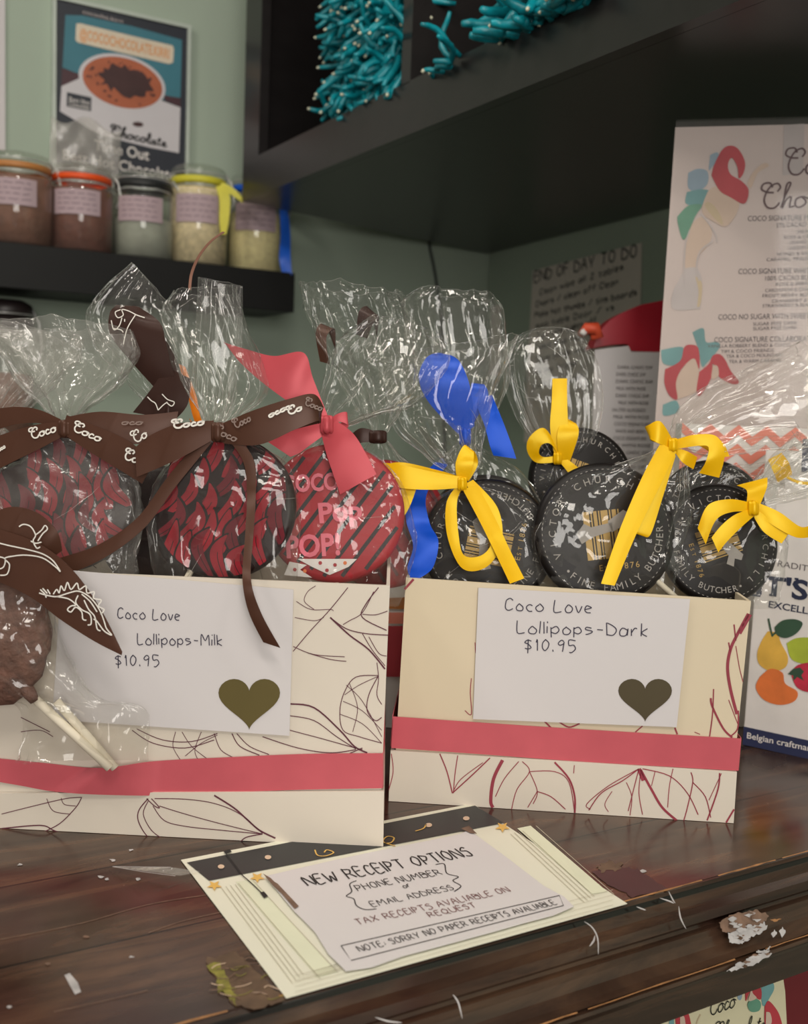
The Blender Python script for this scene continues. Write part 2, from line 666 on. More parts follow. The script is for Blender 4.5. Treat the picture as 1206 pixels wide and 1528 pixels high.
def rough(pts, amp, seed=1, n=6):
    """ragged torn outline through the given corners"""
    rnd = random.Random(seed)
    out = []
    for (x1, y1), (x2, y2) in zip(pts, pts[1:] + pts[:1]):
        for k in range(n):
            t = k / n
            out.append((x1 + (x2 - x1) * t + rnd.uniform(-amp, amp), y1 + (y2 - y1) * t + rnd.uniform(-amp, amp)))
    return out


# --- a hand-lettered stroke alphabet on a 0-9 grid, baseline at y = 2
STROKES = {
    'A': '02 39 62;15 55', 'B': '02 09;09 48 56 26 06;26 57 64 52 02', 'C': '58 39 18 06 04 12 32 53',
    'D': '02 09;09 38 66 64 42 02', 'E': '59 09 02 52;06 46', 'F': '59 09 02;06 46', 'H': '02 09;62 69;06 66',
    'G': '58 39 18 05 12 42 55 35', 'I': '02 09', 'K': '02 09;59 05 52', 'L': '09 02 52', 'M': '02 19 45 79 82',
    'N': '02 09 62 69', 'O': '39 18 05 13 32 53 66 58 39', 'P': '02 09;09 48 57 35 05', 'Q': '39 18 05 13 32 53 66 58 39;43 71',
    'R': '02 09;09 48 57 35 05;35 62', 'S': '58 39 18 07 46 54 42 12 03', 'T': '09 69;39 32', 'U': '09 04 22 42 64 69',
    'V': '09 32 69', 'W': '09 22 46 62 89', 'X': '09 62;69 02', 'Y': '09 35 69;35 32', 'Z': '09 69 02 62',
    'a': '55 26 04 12 42 56 52', 'b': '09 02 42 55 26 05', 'c': '45 26 04 12 42', 'd': '55 26 04 12 42 59 52',
    'e': '04 45 36 16 04 12 42', 'f': '58 39 28 22;06 46', 'h': '09 02;05 36 45 42', 'i': '06 02;08 09',
    'k': '09 02;46 04 42', 'l': '09 02', 'm': '02 06;05 26 35 32;35 56 65 62', 'n': '02 06;05 36 45 42',
    'o': '26 04 12 42 54 36 26', 'p': '06 00;05 36 54 32 03', 'r': '02 06;04 26 46', 's': '46 16 05 44 43 22 02',
    't': '28 22 42;06 46', 'u': '06 03 22 42;46 42', 'v': '06 22 46', 'w': '06 12 35 52 66', 'x': '06 42;46 02',
    'y': '06 23;46 10', '$': '58 38 17 36 54 33 13;30 39', '1': '17 29 22', '0': '39 17 14 32 54 57 39',
    '9': '58 39 17 26 57;58 42', '5': '59 19 16 46 54 32 12', '.': '12 13', '-': '15 55', ':': '13 14;15 16', '/': '02 69',
    '2': '17 39 57 12 52', '3': '09 48 26 54 22 03', '7': '09 59 22', '%': '02 69;08 19;53 62', '&': '62 08 29 38 03 22 54', "'": '19 17', '+': '15 55;33 37', 'g': '55 26 04 13 43 56 51 20 01', 'j': '36 31 10',
}


def handwrite(mb, pl, text, p0, p1, hpx, m, wpx=1.6, jit=0.35, seed=1, off=0.0004):
    rnd = random.Random(seed)
    glyphs, xcur = [], 0.0
    for ch in text:
        if ch == ' ':
            xcur += 5
            continue
        g = STROKES.get(ch)
        if not g:
            continue
        mx = 0
        for st in g.split(';'):
            pts = [(int(t[0]), int(t[1])) for t in st.split()]
            mx = max(mx, max(p[0] for p in pts))
            glyphs.append([(xcur + p[0] + rnd.uniform(-jit, jit), p[1] + rnd.uniform(-jit, jit)) for p in pts])
        xcur += mx + 2.4
    total = max(xcur - 2.4, 1)
    a, b = pl.px(*p0), pl.px(*p1)
    u = b - a
    L = u.length
    u.normalize()
    vdir = pl.n.cross(u)
    top = pl.px(p0[0] + hpx * (pl.px(p0[0], p0[1] - 1) - a).normalized().dot(u) * 0, p0[1] - hpx)
    h = (top - a).dot(vdir)
    sx, sy = L / total, h / 7.0
    k = pl.scale(*p0)
    for g in glyphs:
        q = catmull(g, 4) if len(g) > 2 else g
        mb.line([a + u * (x * sx) + vdir * ((y - 2) * sy) + pl.n * off for x, y in q], wpx * k, pl.n, m)


_tc = {}


def font_mesh(text, bold=0.0):
    key = (text, bold)
    if key in _tc:
        return _tc[key]
    cu = bpy.data.curves.new('lettering_source', 'FONT')
    cu.body = text
    cu.offset = bold
    cu.resolution_u = 3
    o = bpy.data.objects.new('lettering_source', cu)
    COL.objects.link(o)
    dg = bpy.context.evaluated_depsgraph_get()
    dg.update()
    me = o.evaluated_get(dg).to_mesh()
    vs = [tuple(v.co) for v in me.vertices]
    fs = [tuple(p.vertices) for p in me.polygons]
    o.evaluated_get(dg).to_mesh_clear()
    bpy.data.objects.remove(o)
    bpy.data.curves.remove(cu)
    xs = [v[0] for v in vs] or [0, 1]
    _tc[key] = (vs, fs, min(xs), max(xs))
    return _tc[key]


def type_on(mb, pl, text, p0, p1, hpx, m, bold=0.0, off=0.0004):
    """printed lettering whose baseline runs from pixel p0 to p1"""
    vs, fs, x0, x1 = font_mesh(text, bold)
    a, b = pl.px(*p0), pl.px(*p1)
    u = b - a
    L = u.length
    u.normalize()
    vd = pl.n.cross(u)
    h = (pl.px(p0[0], p0[1] - hpx) - a).dot(vd)
    sx, sy = L / max(x1 - x0, 1e-4), h / 0.70
    mb.add([a + u * ((v[0] - x0) * sx) + vd * (v[1] * sy) + pl.n * off for v in vs], fs, m)


SCRIPT = {
    'C': [[(3.7, 6.3), (4.3, 7.6), (3.6, 8.8), (2.2, 8.0), (1.2, 5.8), (0.9, 3.4), (1.7, 1.4), (3.2, 1.2), (4.3, 2.8)],
          [(2.9, 6.0), (1.4, 6.2), (0.2, 7.2), (0.6, 8.8), (2.0, 9.0), (2.6, 7.6)]],
    'o': [[(1.8, 4.4), (0.5, 3.6), (0.5, 1.6), (1.6, 1.2), (2.7, 2.6), (1.9, 4.4), (3.2, 3.7)]],
    'c': [[(2.4, 3.8), (1.4, 4.4), (0.5, 2.8), (1.0, 1.2), (2.9, 2.0)]],
    'h': [[(0.3, 1.2), (1.2, 5.0), (2.2, 8.6), (1.4, 8.4), (0.9, 4.0), (0.6, 1.1), (1.4, 3.6), (2.4, 4.3), (2.2, 1.4), (3.2, 1.6)]],
    'l': [[(0.3, 1.8), (1.6, 6.0), (1.5, 8.7), (0.8, 7.0), (0.9, 1.6), (2.0, 1.6)]],
    'a': [[(2.2, 4.2), (0.6, 3.4), (0.6, 1.4), (1.6, 1.6), (2.3, 4.2), (2.1, 1.4), (3.1, 1.8)]],
    't': [[(1.2, 7.2), (0.8, 2.0), (1.9, 1.5)], [(0.2, 5.2), (2.0, 5.5)]],
    'e': [[(0.4, 2.6), (2.0, 3.4), (1.5, 4.4), (0.5, 3.0), (1.2, 1.2), (2.8, 2.0)]],
}
SCRIPT_W = {'C': 4.3, 'o': 3.0, 'c': 2.7, 'h': 3.0, 'l': 1.9, 'a': 2.9, 't': 1.9, 'e': 2.6}


def script_pts(text):
    out, x = [], 0.0
    for ch in text:
        for st in SCRIPT[ch]:
            out.append([(x + a, b - 1.0) for a, b in st])
        x += SCRIPT_W[ch]
    return out, x


def script_on(mb, pl, text, p0, p1, hpx, m, wpx=2.0, off=0.0004):
    st, W = script_pts(text)
    a, b = pl.px(*p0), pl.px(*p1)
    u = b - a
    L = u.length
    u.normalize()
    vd = pl.n.cross(u)
    h = (pl.px(p0[0], p0[1] - hpx) - a).dot(vd)
    k = pl.scale(*p0)
    for s in st:
        q = catmull(s, 6)
        mb.line([a + u * (x * L / W) + vd * (y * h / 8.0) + pl.n * off for x, y in q], wpx * k, pl.n, m)


def tag(o, label, cat, group=None, kind=None):
    o['label'] = label
    o['category'] = cat
    if group:
        o['group'] = group
    if kind:
        o['kind'] = kind
    return o


def thing(name, loc, label, cat, group=None):
    o = bpy.data.objects.new(name, None)
    o.empty_display_size = 0.02
    o.location = V(loc)
    COL.objects.link(o)
    return tag(o, label, cat, group)


def struct(o):
    o['kind'] = 'structure'
    return o


# ================================================================== SETTING
ZB = 0.60                                   # underside of the overhead cabinet
CORNER = Plane((0, 0, ZB), (0, 0, 1))


def onz(x, y, z):
    d = M3 @ _ray(x, y)
    return CAM + d * ((z - CAMH) / d.z)


cabA = onz(375, 303, ZB)                    # front left corner of the cabinet underside
cabB = onz(729, 379, ZB)                    # where its end meets the corner of the room
cabC = onz(985, 315, ZB)                    # on the right hand wall
YW = cabB.y + 0.004                         # left wall (the one with the poster)
rdir = (cabC - cabB)
rdir.z = 0
rdir.normalize()                            # along the right hand wall, towards the camera
ZF, ZC = -0.95, 1.55

m_ = MB()
m_.box((-2.2, YW, ZF), (cabB.x + 2.6, 0, 0), (0, 0.08, 0), (0, 0, ZC - ZF), 'wall_green')
WALL_L = struct(m_.build('wall_left'))
m_ = MB()
rn = V((-rdir.y, rdir.x, 0))
if rn.dot(V((1, 0, 0))) < 0:
    rn = -rn
o_ = V((cabB.x, cabB.y, ZF)) + rn * 0.004
m_.box(o_, rdir * 3.2, rn * 0.08, (0, 0, ZC - ZF), 'wall_green')
struct(m_.build('wall_right'))
WR = Plane(o_, rn)
WL = Plane((0, YW, 0), (0, -1, 0))
m_ = MB()
m_.aabb((-2.2, -1.8, ZF - 0.05), (2.0, YW + 0.08, ZF), 'floor_tile')
struct(m_.build('floor'))
m_ = MB()
m_.aabb((-2.2, -1.8, ZC), (2.0, YW + 0.08, ZC + 0.05), 'ceiling_paint')
struct(m_.build('ceiling'))

# ------------------------------------------------------------------ counter
EDGE = 0.412
counter = thing('shop_counter', (0.2, EDGE, ZF), 'dark worn wooden shop counter with a moulded front edge, carrying both gift boxes', 'counter')
m_ = MB()
XL, XR = -0.9, 0.93
m_.aabb((XL, EDGE, -0.03), (XR, 1.02, 0.0), 'dark_wood')
top_mb = m_
# moulded nosing: profile swept along the counter front
PROF = [(0.0, 0.0), (-0.002, -0.0002), (-0.004, -0.0022), (-0.0055, -0.005), (-0.009, -0.0085), (-0.0145, -0.0105), (-0.018, -0.014), (-0.0158, -0.0168),
        (-0.0165, -0.0186), (-0.0205, -0.0188), (-0.0215, -0.0225), (-0.0245, -0.027), (-0.029, -0.0305), (-0.0325, -0.0322), (-0.0295, -0.0338), (-0.0335, -0.0345),
        (-0.0345, -0.036), (-0.0325, -0.0385), (-0.0315, -0.041), (-0.0315, -0.058), (-0.027, -0.061), (0.03, -0.061), (0.03, 0.0)]
m_ = MB()
n_ = len(PROF)
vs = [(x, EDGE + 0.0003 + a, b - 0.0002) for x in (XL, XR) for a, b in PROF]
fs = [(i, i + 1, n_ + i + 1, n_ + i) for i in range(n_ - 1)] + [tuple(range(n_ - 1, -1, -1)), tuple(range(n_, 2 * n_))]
m_.add(vs, fs, 'shaded_wood')
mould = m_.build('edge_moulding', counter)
for p in mould.data.polygons:
    p.use_smooth = False
m_ = MB()
m_.aabb((XL + 0.02, EDGE + 0.03, ZF), (XR - 0.02, 0.98, -0.03), 'black_laminate')
m_.build('counter_front', counter)


def mould_pl(i):
    a, b = PROF[i], PROF[i + 1]
    p = V((0.4, EDGE + a[0], a[1]))
    return Plane(p, V((1, 0, 0)).cross(V((0, b[0] - a[0], b[1] - a[1]))))


# worn light line along the arris and lip of the moulding
m_ = MB()
rnd = random.Random(3)
for (yy, zz, wdt) in ((EDGE - 0.001, 0.0006, 0.0016), (EDGE - 0.0335, -0.0322, 0.0013)):
    x = XL + 0.6
    while x < XR - 0.05:
        l = rnd.uniform(0.02, 0.12)
        q = [V((x + l * t / 6, yy + rnd.uniform(-0.0003, 0.0003), zz)) for t in range(7)]
        m_.line(q, [wdt * rnd.uniform(0.3, 1.0) for _ in q], (0, -0.3, 1), 'worn_edge')
        x += l * rnd.uniform(0.9, 1.25)
m_.build('worn_paint', counter)
# torn tape scar, white scrapes on the moulding
m_ = MB()
pl9 = Plane((0.4, EDGE - 0.035, -0.034), (0, -0.86, 0.5))
for poly, mt in (([(1073, 1377), (1090, 1366), (1112, 1360), (1131, 1358), (1148, 1366), (1140, 1378), (1118, 1384), (1098, 1390), (1080, 1392)], 'scrape_brown'),
                 ([(1086, 1392), (1110, 1388), (1132, 1380), (1142, 1376), (1146, 1386), (1126, 1398), (1110, 1400), (1106, 1407), (1090, 1408)], 'scrape_white'),
                 ([(1084, 1450), (1100, 1440), (1128, 1428), (1142, 1418), (1150, 1412), (1146, 1420), (1152, 1424), (1128, 1438), (1104, 1446)], 'scrape_white'),
                 ([(1151, 1394), (1156, 1387), (1160, 1392), (1154, 1400)], 'scrape_white'),
                 ([(1163, 1390), (1168, 1383), (1173, 1390), (1167, 1400)], 'scrape_white'),
                 ([(1150, 1372), (1166, 1371), (1156, 1376)], 'worn_edge')):
    m_ = MB()
    fill(m_, pl9, rough(poly, 1.8 if len(poly) > 6 else .8, len(poly), 5), mt, 0.0006 if mt != 'scrape_white' else .001)
    if len(poly) > 6:
        rnd = random.Random(len(poly))
        for k in range(16):
            i = rnd.randrange(len(poly))
            x, y = poly[i][0] * .6 + poly[(i + 3) % len(poly)][0] * .4 + rnd.uniform(-6, 6), poly[i][1] * .6 + poly[(i + 3) % len(poly)][1] * .4 + rnd.uniform(-4, 4)
            fill(m_, pl9, rough([(x - rnd.uniform(2, 8), y), (x, y - rnd.uniform(1, 4)), (x + rnd.uniform(3, 9), y - 1), (x + 1, y + rnd.uniform(1, 4))], .8, k, 3), rnd.choice(['scrape_white', 'scrape_brown', 'dark_wood', 'scrape_white']), 0.0012 + k * .00002)
    m_.build('torn_tape_scar', counter)
# little curls of clear tape over the moulding
pl3 = Plane((0.4, EDGE - 0.02, -0.012), (0, -0.6, 0.8))
for L in ([(872, 1375), (884, 1384), (892, 1400), (893, 1424)], [(880, 1412), (886, 1404), (888, 1396)], [(1013, 1352), (1016, 1370), (1024, 1386)],
          [(950, 1353), (958, 1356), (964, 1358)], [(985, 1340), (1000, 1345), (1006, 1348)], [(998, 1330), (1004, 1342), (1008, 1348)],
          [(676, 1484), (684, 1496), (690, 1520)], [(560, 1518), (580, 1524), (600, 1526)]):
    m_ = MB()
    k = pl3.scale(*L[0])
    q = catmull(L, 5)
    m_.line(pl3.pts(q, 0.0035), [k * 2.6 * math.sin(math.pi * (0.06 + 0.88 * i / (len(q) - 1))) for i in range(len(q))], pl3.n, 'scrape_white')
    m_.build('tape_curl', counter)

fill(top_mb, COUNTER, rough([(304, 1432), (352, 1420), (378, 1444), (424, 1490), (386, 1505), (345, 1498), (330, 1470)], 3, 2), 'residue_brown', 0.0004)
fill(top_mb, COUNTER, rough([(310, 1440), (326, 1436), (336, 1456), (350, 1480), (352, 1498), (336, 1486), (324, 1466)], 4, 3), 'moss_stain', 0.0006)
rnd = random.Random(9)
for i in range(26):
    x, y = rnd.uniform(310, 400), rnd.uniform(1432, 1490)
    sketch(top_mb, COUNTER, [[(x, y), (x + rnd.uniform(6, 16), y + rnd.uniform(-6, 4)), (x + rnd.uniform(16, 26), y + rnd.uniform(-9, 5))]], rnd.uniform(0.8, 2), rnd.choice(['moss_stain', 'scrape_brown', 'star_pale']), 0.0008)
fill(top_mb, COUNTER, rough([(884, 1302), (925, 1292), (950, 1297), (995, 1326), (978, 1332), (944, 1339), (912, 1322)], 2, 4), 'maroon_patch', 0.0004)
fill(top_mb, COUNTER, rough([(888, 1292), (910, 1284), (930, 1290), (920, 1298), (900, 1302)], 3, 5), 'residue_brown', 0.0005)
rnd = random.Random(5)
fill(top_mb, COUNTER, [(96, 1455), (104, 1452), (116, 1466), (121, 1480), (112, 1484), (104, 1470)], 'scrape_white', 0.0003)
for (x, y) in ((168, 1283), (195, 1268), (150, 1308), (160, 1312), (205, 1312), (72, 1438), (30, 1290), (196, 1428), (15, 1502), (128, 1398), (1030, 1180), (960, 1300)):
    fill(top_mb, COUNTER, [(x + rnd.uniform(2, 6) * math.cos(a), y + rnd.uniform(1, 3) * math.sin(a)) for a in [k * 0.9 for k in range(7)]], 'scrape_white' if rnd.random() < .6 else 'scrape_brown', 0.0003)
sketch(top_mb, COUNTER, [[(0, 1402), (120, 1378), (220, 1350), (310, 1335)], [(222, 1392), (270, 1375), (330, 1361)], [(80, 1510), (140, 1497), (220, 1478)]], 1.6, 'scrape_brown', 0.0003)

top_mb.build('counter_top', counter)

# ------------------------------------------------------------------ things stuck to the counter
m_ = MB()
fill(m_, COUNTER, [(270, 1283), (427, 1489), (936, 1348), (705, 1199)], 'poster_cream', 0.0008)
poster = m_.build('counter_poster')
poster.data.flip_normals() if poster.data.polygons[0].normal.z < 0 else None
tag(poster, 'cream illustrated sheet with black top band, flat on the counter under the notice', 'poster')
sol = poster.modifiers.new('paper', 'SOLIDIFY')
sol.thickness = 0.0004
m_ = MB()
fill(m_, COUNTER, [(279, 1287), (312, 1314), (752, 1228), (709, 1202)], 'poster_black', 0.0012)
m_.build('black_band', poster)
for (x, y) in ((320, 1321), (384, 1309), (750, 1234)):
    m_ = MB()
    fill(m_, COUNTER, [(x + (12 if k % 2 == 0 else 5) * math.cos(k * math.pi / 5 + .3), y + (8 if k % 2 == 0 else 3.5) * math.sin(k * math.pi / 5 + .3)) for k in range(10)], 'star_gold', 0.0016)
    m_.build('gold_star', poster)
m_ = MB()
for (x, y) in ((330, 1293), (400, 1279), (696, 1221), (640, 1231)):
    fill(m_, COUNTER, [(x + 5 * math.cos(k), y + 3.2 * math.sin(k)) for k in [i * .63 for i in range(10)]], 'star_pale', 0.0016)
sketch(m_, COUNTER, [[(470, 1268), (474, 1276), (486, 1277), (498, 1272), (488, 1268), (484, 1272)], [(574, 1258), (584, 1257), (588, 1250), (578, 1248), (572, 1256), (590, 1262)], [(620, 1240), (632, 1236), (636, 1230)]], 2.2, 'star_gold', 0.0016)
m_.build('moon_print', poster)
m_ = MB()
fill(m_, COUNTER, [(352, 1316), (376, 1312), (502, 1450), (474, 1458)], 'poster_lime', 0.0012)
fill(m_, COUNTER, [(772, 1236), (792, 1232), (906, 1330), (884, 1334)], 'poster_lime', 0.0012)
for k in range(4):
    a = 5 * k
    sketch(m_, COUNTER, [[(330 + a * 1.4, 1324 - a * .3), (436 + a * 1.1, 1466 - a * .8), (520 - a, 1444 - a * .4)]], 1.0, 'line_beige', 0.0016, False)
    sketch(m_, COUNTER, [[(762 + a * 1.2, 1244 - a * .3), (872 + a, 1346 - a * .6)]], 1.0, 'line_beige', 0.0016, False)
    sketch(m_, COUNTER, [[(440, 1480 - a * 1.6), (700, 1408 - a * 1.6), (915, 1350 - a * 1.5)]], 0.9, 'line_beige', 0.0016, False)
sketch(m_, COUNTER, [[(800, 1232), (916, 1334)], [(356, 1318), (478, 1460)], [(378, 1314), (504, 1450)]], 1.0, 'line_beige', 0.0016, False)
m_.build('panel_lines', poster)
m_ = MB()
sketch(m_, COUNTER, [[(336, 1272), (352, 1292), (362, 1306)], [(362, 1306), (380, 1322), (392, 1334)]], 1.8, 'marker_black', 0.002)
fill(m_, COUNTER, [(333, 1270), (343, 1267), (346, 1271), (337, 1274)], 'marker_black', 0.002)
fill(m_, COUNTER, [(388, 1332), (394, 1330), (400, 1337), (394, 1340)], 'marker_black', 0.002)
m_.build('drawn_lantern', poster)

m_ = MB()
NOTE = Plane((0, 0, 0.0026), (0, 0, 1))
m_.poly(NOTE.pts(catmull([(397, 1307), (500, 1283), (600, 1262), (688, 1244), (700, 1236), (708, 1244), (760, 1282), (812, 1322), (856, 1352), (780, 1377), (690, 1402), (600, 1426), (516, 1448), (470, 1390), (440, 1360), (412, 1326)], 2)), (0, 0, 1), 'white_paper', 0.0005)
note = m_.build('receipt_notice')
tag(note, 'handwritten white receipt options notice stuck on the cream counter sheet', 'notice')
m_ = MB()
handwrite(m_, NOTE, 'NEW RECEIPT OPTIONS', (460, 1323), (706, 1277), 15.8, 'marker_black', 2.6, seed=2)
handwrite(m_, NOTE, 'PHONE NUMBER', (535, 1330), (660, 1305), 9.4, 'marker_black', 1.5, seed=3)
handwrite(m_, NOTE, 'or', (604, 1326), (614, 1323), 7.9, 'marker_black', 1.3, seed=4)
handwrite(m_, NOTE, 'EMAIL ADDRESS', (557, 1354), (678, 1328), 8.6, 'marker_black', 1.4, seed=5)
handwrite(m_, NOTE, 'TAX RECEIPTS AVALIABLE ON', (535, 1381), (762, 1331), 9.4, 'pencil_red', 1.5, seed=6)
handwrite(m_, NOTE, 'REQUEST', (642, 1369), (712, 1354), 7.9, 'pencil_red', 1.5, seed=7)
handwrite(m_, NOTE, 'NOTE: SORRY NO PAPER RECEIPTS AVALIABLE', (538, 1421), (832, 1350), 9.4, 'marker_black', 1.5, seed=8)
sketch(m_, NOTE, [[(532, 1314), (522, 1319), (525, 1330), (517, 1337), (528, 1341), (532, 1351), (545, 1357), (562, 1356)],
                  [(650, 1290), (663, 1289), (667, 1303), (684, 1308), (676, 1314), (688, 1322), (678, 1330)]], 1.7, 'marker_black')
sketch(m_, NOTE, [[(509, 1411), (835, 1336), (841, 1351), (524, 1433), (509, 1411)]], 1.7, 'marker_black', smooth=False)
m_.build('lettering', note)
m_ = MB()
for P in ([(392, 1303), (404, 1310), (420, 1326), (436, 1346), (428, 1340), (408, 1322)], [(688, 1236), (700, 1232), (712, 1244), (702, 1243)], [(402, 1312), (414, 1318), (446, 1352), (440, 1356)]):
    m_ = MB()
    fill(m_, NOTE, P, 'scrape_brown', 0.0006)
    m_.build('torn_edge', note)
m_ = MB()
TP = Plane((0, 0, 0.0022), (0, 0, 1))
m_.poly([COUNTER.px(168, 1293, .0022), COUNTER.px(255, 1294, 0.006), COUNTER.px(298, 1300, .0022), COUNTER.px(270, 1306, .0025), COUNTER.px(215, 1299, 0.007)], (0, 0, 1), 'clear_tape', 0.0003)
m_.line([COUNTER.px(168, 1293, .0026), COUNTER.px(255, 1294, 0.0064)], 0.0006, (0, 0, 1), 'scrape_white')
m_.line([COUNTER.px(168, 1293, .0026), COUNTER.px(215, 1301, 0.0074), COUNTER.px(262, 1307, 0.003)], 0.0005, (0, 0, 1), 'scrape_white')
tag(m_.build('tape_piece'), 'loose strip of clear tape at the far left corner of the cream counter sheet', 'tape')

# ------------------------------------------------------------------ gift boxes


def gift_box(name, label, bl, br, trayL, trayR, topL, topR, depth, mat_body, lines_body, lines_tray, band_top, band_bot, ink, bandmat, tf, side_ray=None):
    a, b = onz(*bl, 0.0), onz(*br, 0.0)
    u = (b - a)
    W = u.length
    u.normalize()
    nb = V((-u.y, u.x, 0))                       # away from the camera
    if nb.dot(BACK) > 0:
        nb = -nb
    z = V((0, 0, 1))
    face = Plane(a, -nb)
    root = thing(name, (a + b) / 2 + nb * depth / 2, label, 'gift box')
    ztray = (face.px(*trayL).z + face.px(*trayR).z) / 2
    ztop = (face.px(*topL).z + face.px(*topR).z) / 2
    if side_ray is not None:                     # the side wall runs straight away from the viewer
        nb2 = M3 @ _ray(side_ray, 1000)
        nb2.z = 0
        nb2.normalize()
    else:
        nb2 = nb
    t = 0.0022

    def tub(mb, q, zb, dp, m):
        """open box from its four front corners (bl, br, tr, tl)"""
        b_l, b_r, t_r, t_l = q
        back = [p + nb2 * dp for p in q]

        def wall(p, r, s2, v, tv):
            mb.hexa([p, r, r + tv, p + tv, v, s2, s2 + tv, v + tv], m)
        wall(b_l, b_r, t_r, t_l, nb2 * t)
        bk = [p + nb2 * (dp - t) for p in q]
        wall(bk[0], bk[1], bk[2], bk[3], nb2 * t)
        for (lo, hi, sg) in ((b_l, t_l, 1), (b_r - u * t, t_r - u * t, 1)):
            a0, a1 = lo + nb2 * t, lo + nb2 * (dp - t)
            c0, c1 = hi + nb2 * t, hi + nb2 * (dp - t)
            mb.hexa([a0, a1, a1 + u * t, a0 + u * t, c0, c1, c1 + u * t, c0 + u * t], m)
        mb.hexa([b_l + u * t + nb2 * t, b_r - u * t + nb2 * t, b_r - u * t + nb2 * (dp - t), b_l + u * t + nb2 * (dp - t)] +
                [p + z * t for p in (b_l + u * t + nb2 * t, b_r - u * t + nb2 * t, b_r - u * t + nb2 * (dp - t), b_l + u * t + nb2 * (dp - t))], m)

    e = z * 0.0003
    mb = MB()
    tub(mb, [a + e, b + e, face.px(*trayR), face.px(*trayL)], 0, depth, 'box_white')
    for L, wd in lines_tray:
        sketch(mb, face, [[tf(p) for p in L]], wd, ink, 0.0003)
    mb.build('base_tray', root)
    i = t + 0.0006
    bf = Plane(a + nb * i, -nb)
    W2, d2 = W - 2 * i, depth - 2 * i
    a2 = a + u * i + nb * i
    mb = MB()
    tub(mb, [a2 + z * .003, a2 + u * W2 + z * .003, bf.px(*topR), bf.px(*topL)], 0, d2, mat_body)
    for L, wd in lines_body:
        sketch(mb, bf, [[tf(p) for p in L]], wd, ink, 0.0003)
    mb.build('box_body', root)
    # satin band round all four sides
    mb = MB()
    off = 0.0014
    tp, bt = catmull(band_top, 6), catmull(band_bot, 6)
    A = [bf.px(x, y, off + (dz if len(p) > 2 else 0)) for p in tp for x, y, dz in [(p[0], p[1], p[2] if len(p) > 2 else 0)]]
    B = [bf.px(x, y, off + (dz if len(p) > 2 else 0)) for p in bt for x, y, dz in [(p[0], p[1], p[2] if len(p) > 2 else 0)]]
    mb.strip(A, B, bandmat, 0.0005, 0.0)
    A2, B2 = [A[-1]], [B[-1]]
    r0A, r0B, l0A, l0B = A[-1], B[-1], A[0], B[0]
    for k, (pa, pb) in enumerate(((r0A + u * off * .4, r0B + u * off * .4),) * 3 + ((l0A - u * off * .4, l0B - u * off * .4),) * 3):
        dd = (0.003, d2 * .5, d2 + off * 2, d2 + off * 2, d2 * .5, 0.003)[k]
        A2.append(pa + nb2 * dd)
        B2.append(pb + nb2 * dd)
    mb.strip(A2, B2, bandmat, 0.0005, 0.0)
    mb.build('ribbon_band', root)
    return root, bf, ztop, u, nb, a, W


tfA = lambda p: (60 + p[0] * 0.48093, 830 + p[1] * 0.48093)
tfB = lambda p: (560 + p[0] * 0.53566, 830 + p[1] * 0.53566)
TRAY_A = [([(335, 752), (308, 785), (303, 815), (318, 850), (340, 878)], 1.6), ([(335, 760), (320, 800), (345, 850), (385, 880)], 1.3),
          ([(350, 775), (385, 820), (450, 838), (560, 850), (690, 862)], 1.3), ([(370, 775), (450, 800), (560, 830), (690, 862)], 1.3),
          ([(355, 752), (450, 754), (540, 767), (620, 800), (690, 860)], 1.3), ([(540, 742), (600, 780), (640, 815), (680, 850), (730, 875)], 2.6),
          ([(690, 862), (640, 872), (620, 888)], 1.6), ([(345, 752), (370, 780), (355, 775), (330, 752)], 1.5),
          ([(-120, 800), (0, 770), (80, 752), (130, 748)], 1.2), ([(0, 860), (60, 830), (110, 780), (128, 750)], 1.4), ([(20, 752), (40, 790), (90, 800)], 1.1),
          ([(65, 750), (75, 770), (110, 775)], 1.1), ([(-120, 845), (0, 835), (40, 850), (70, 862)], 1.8)]
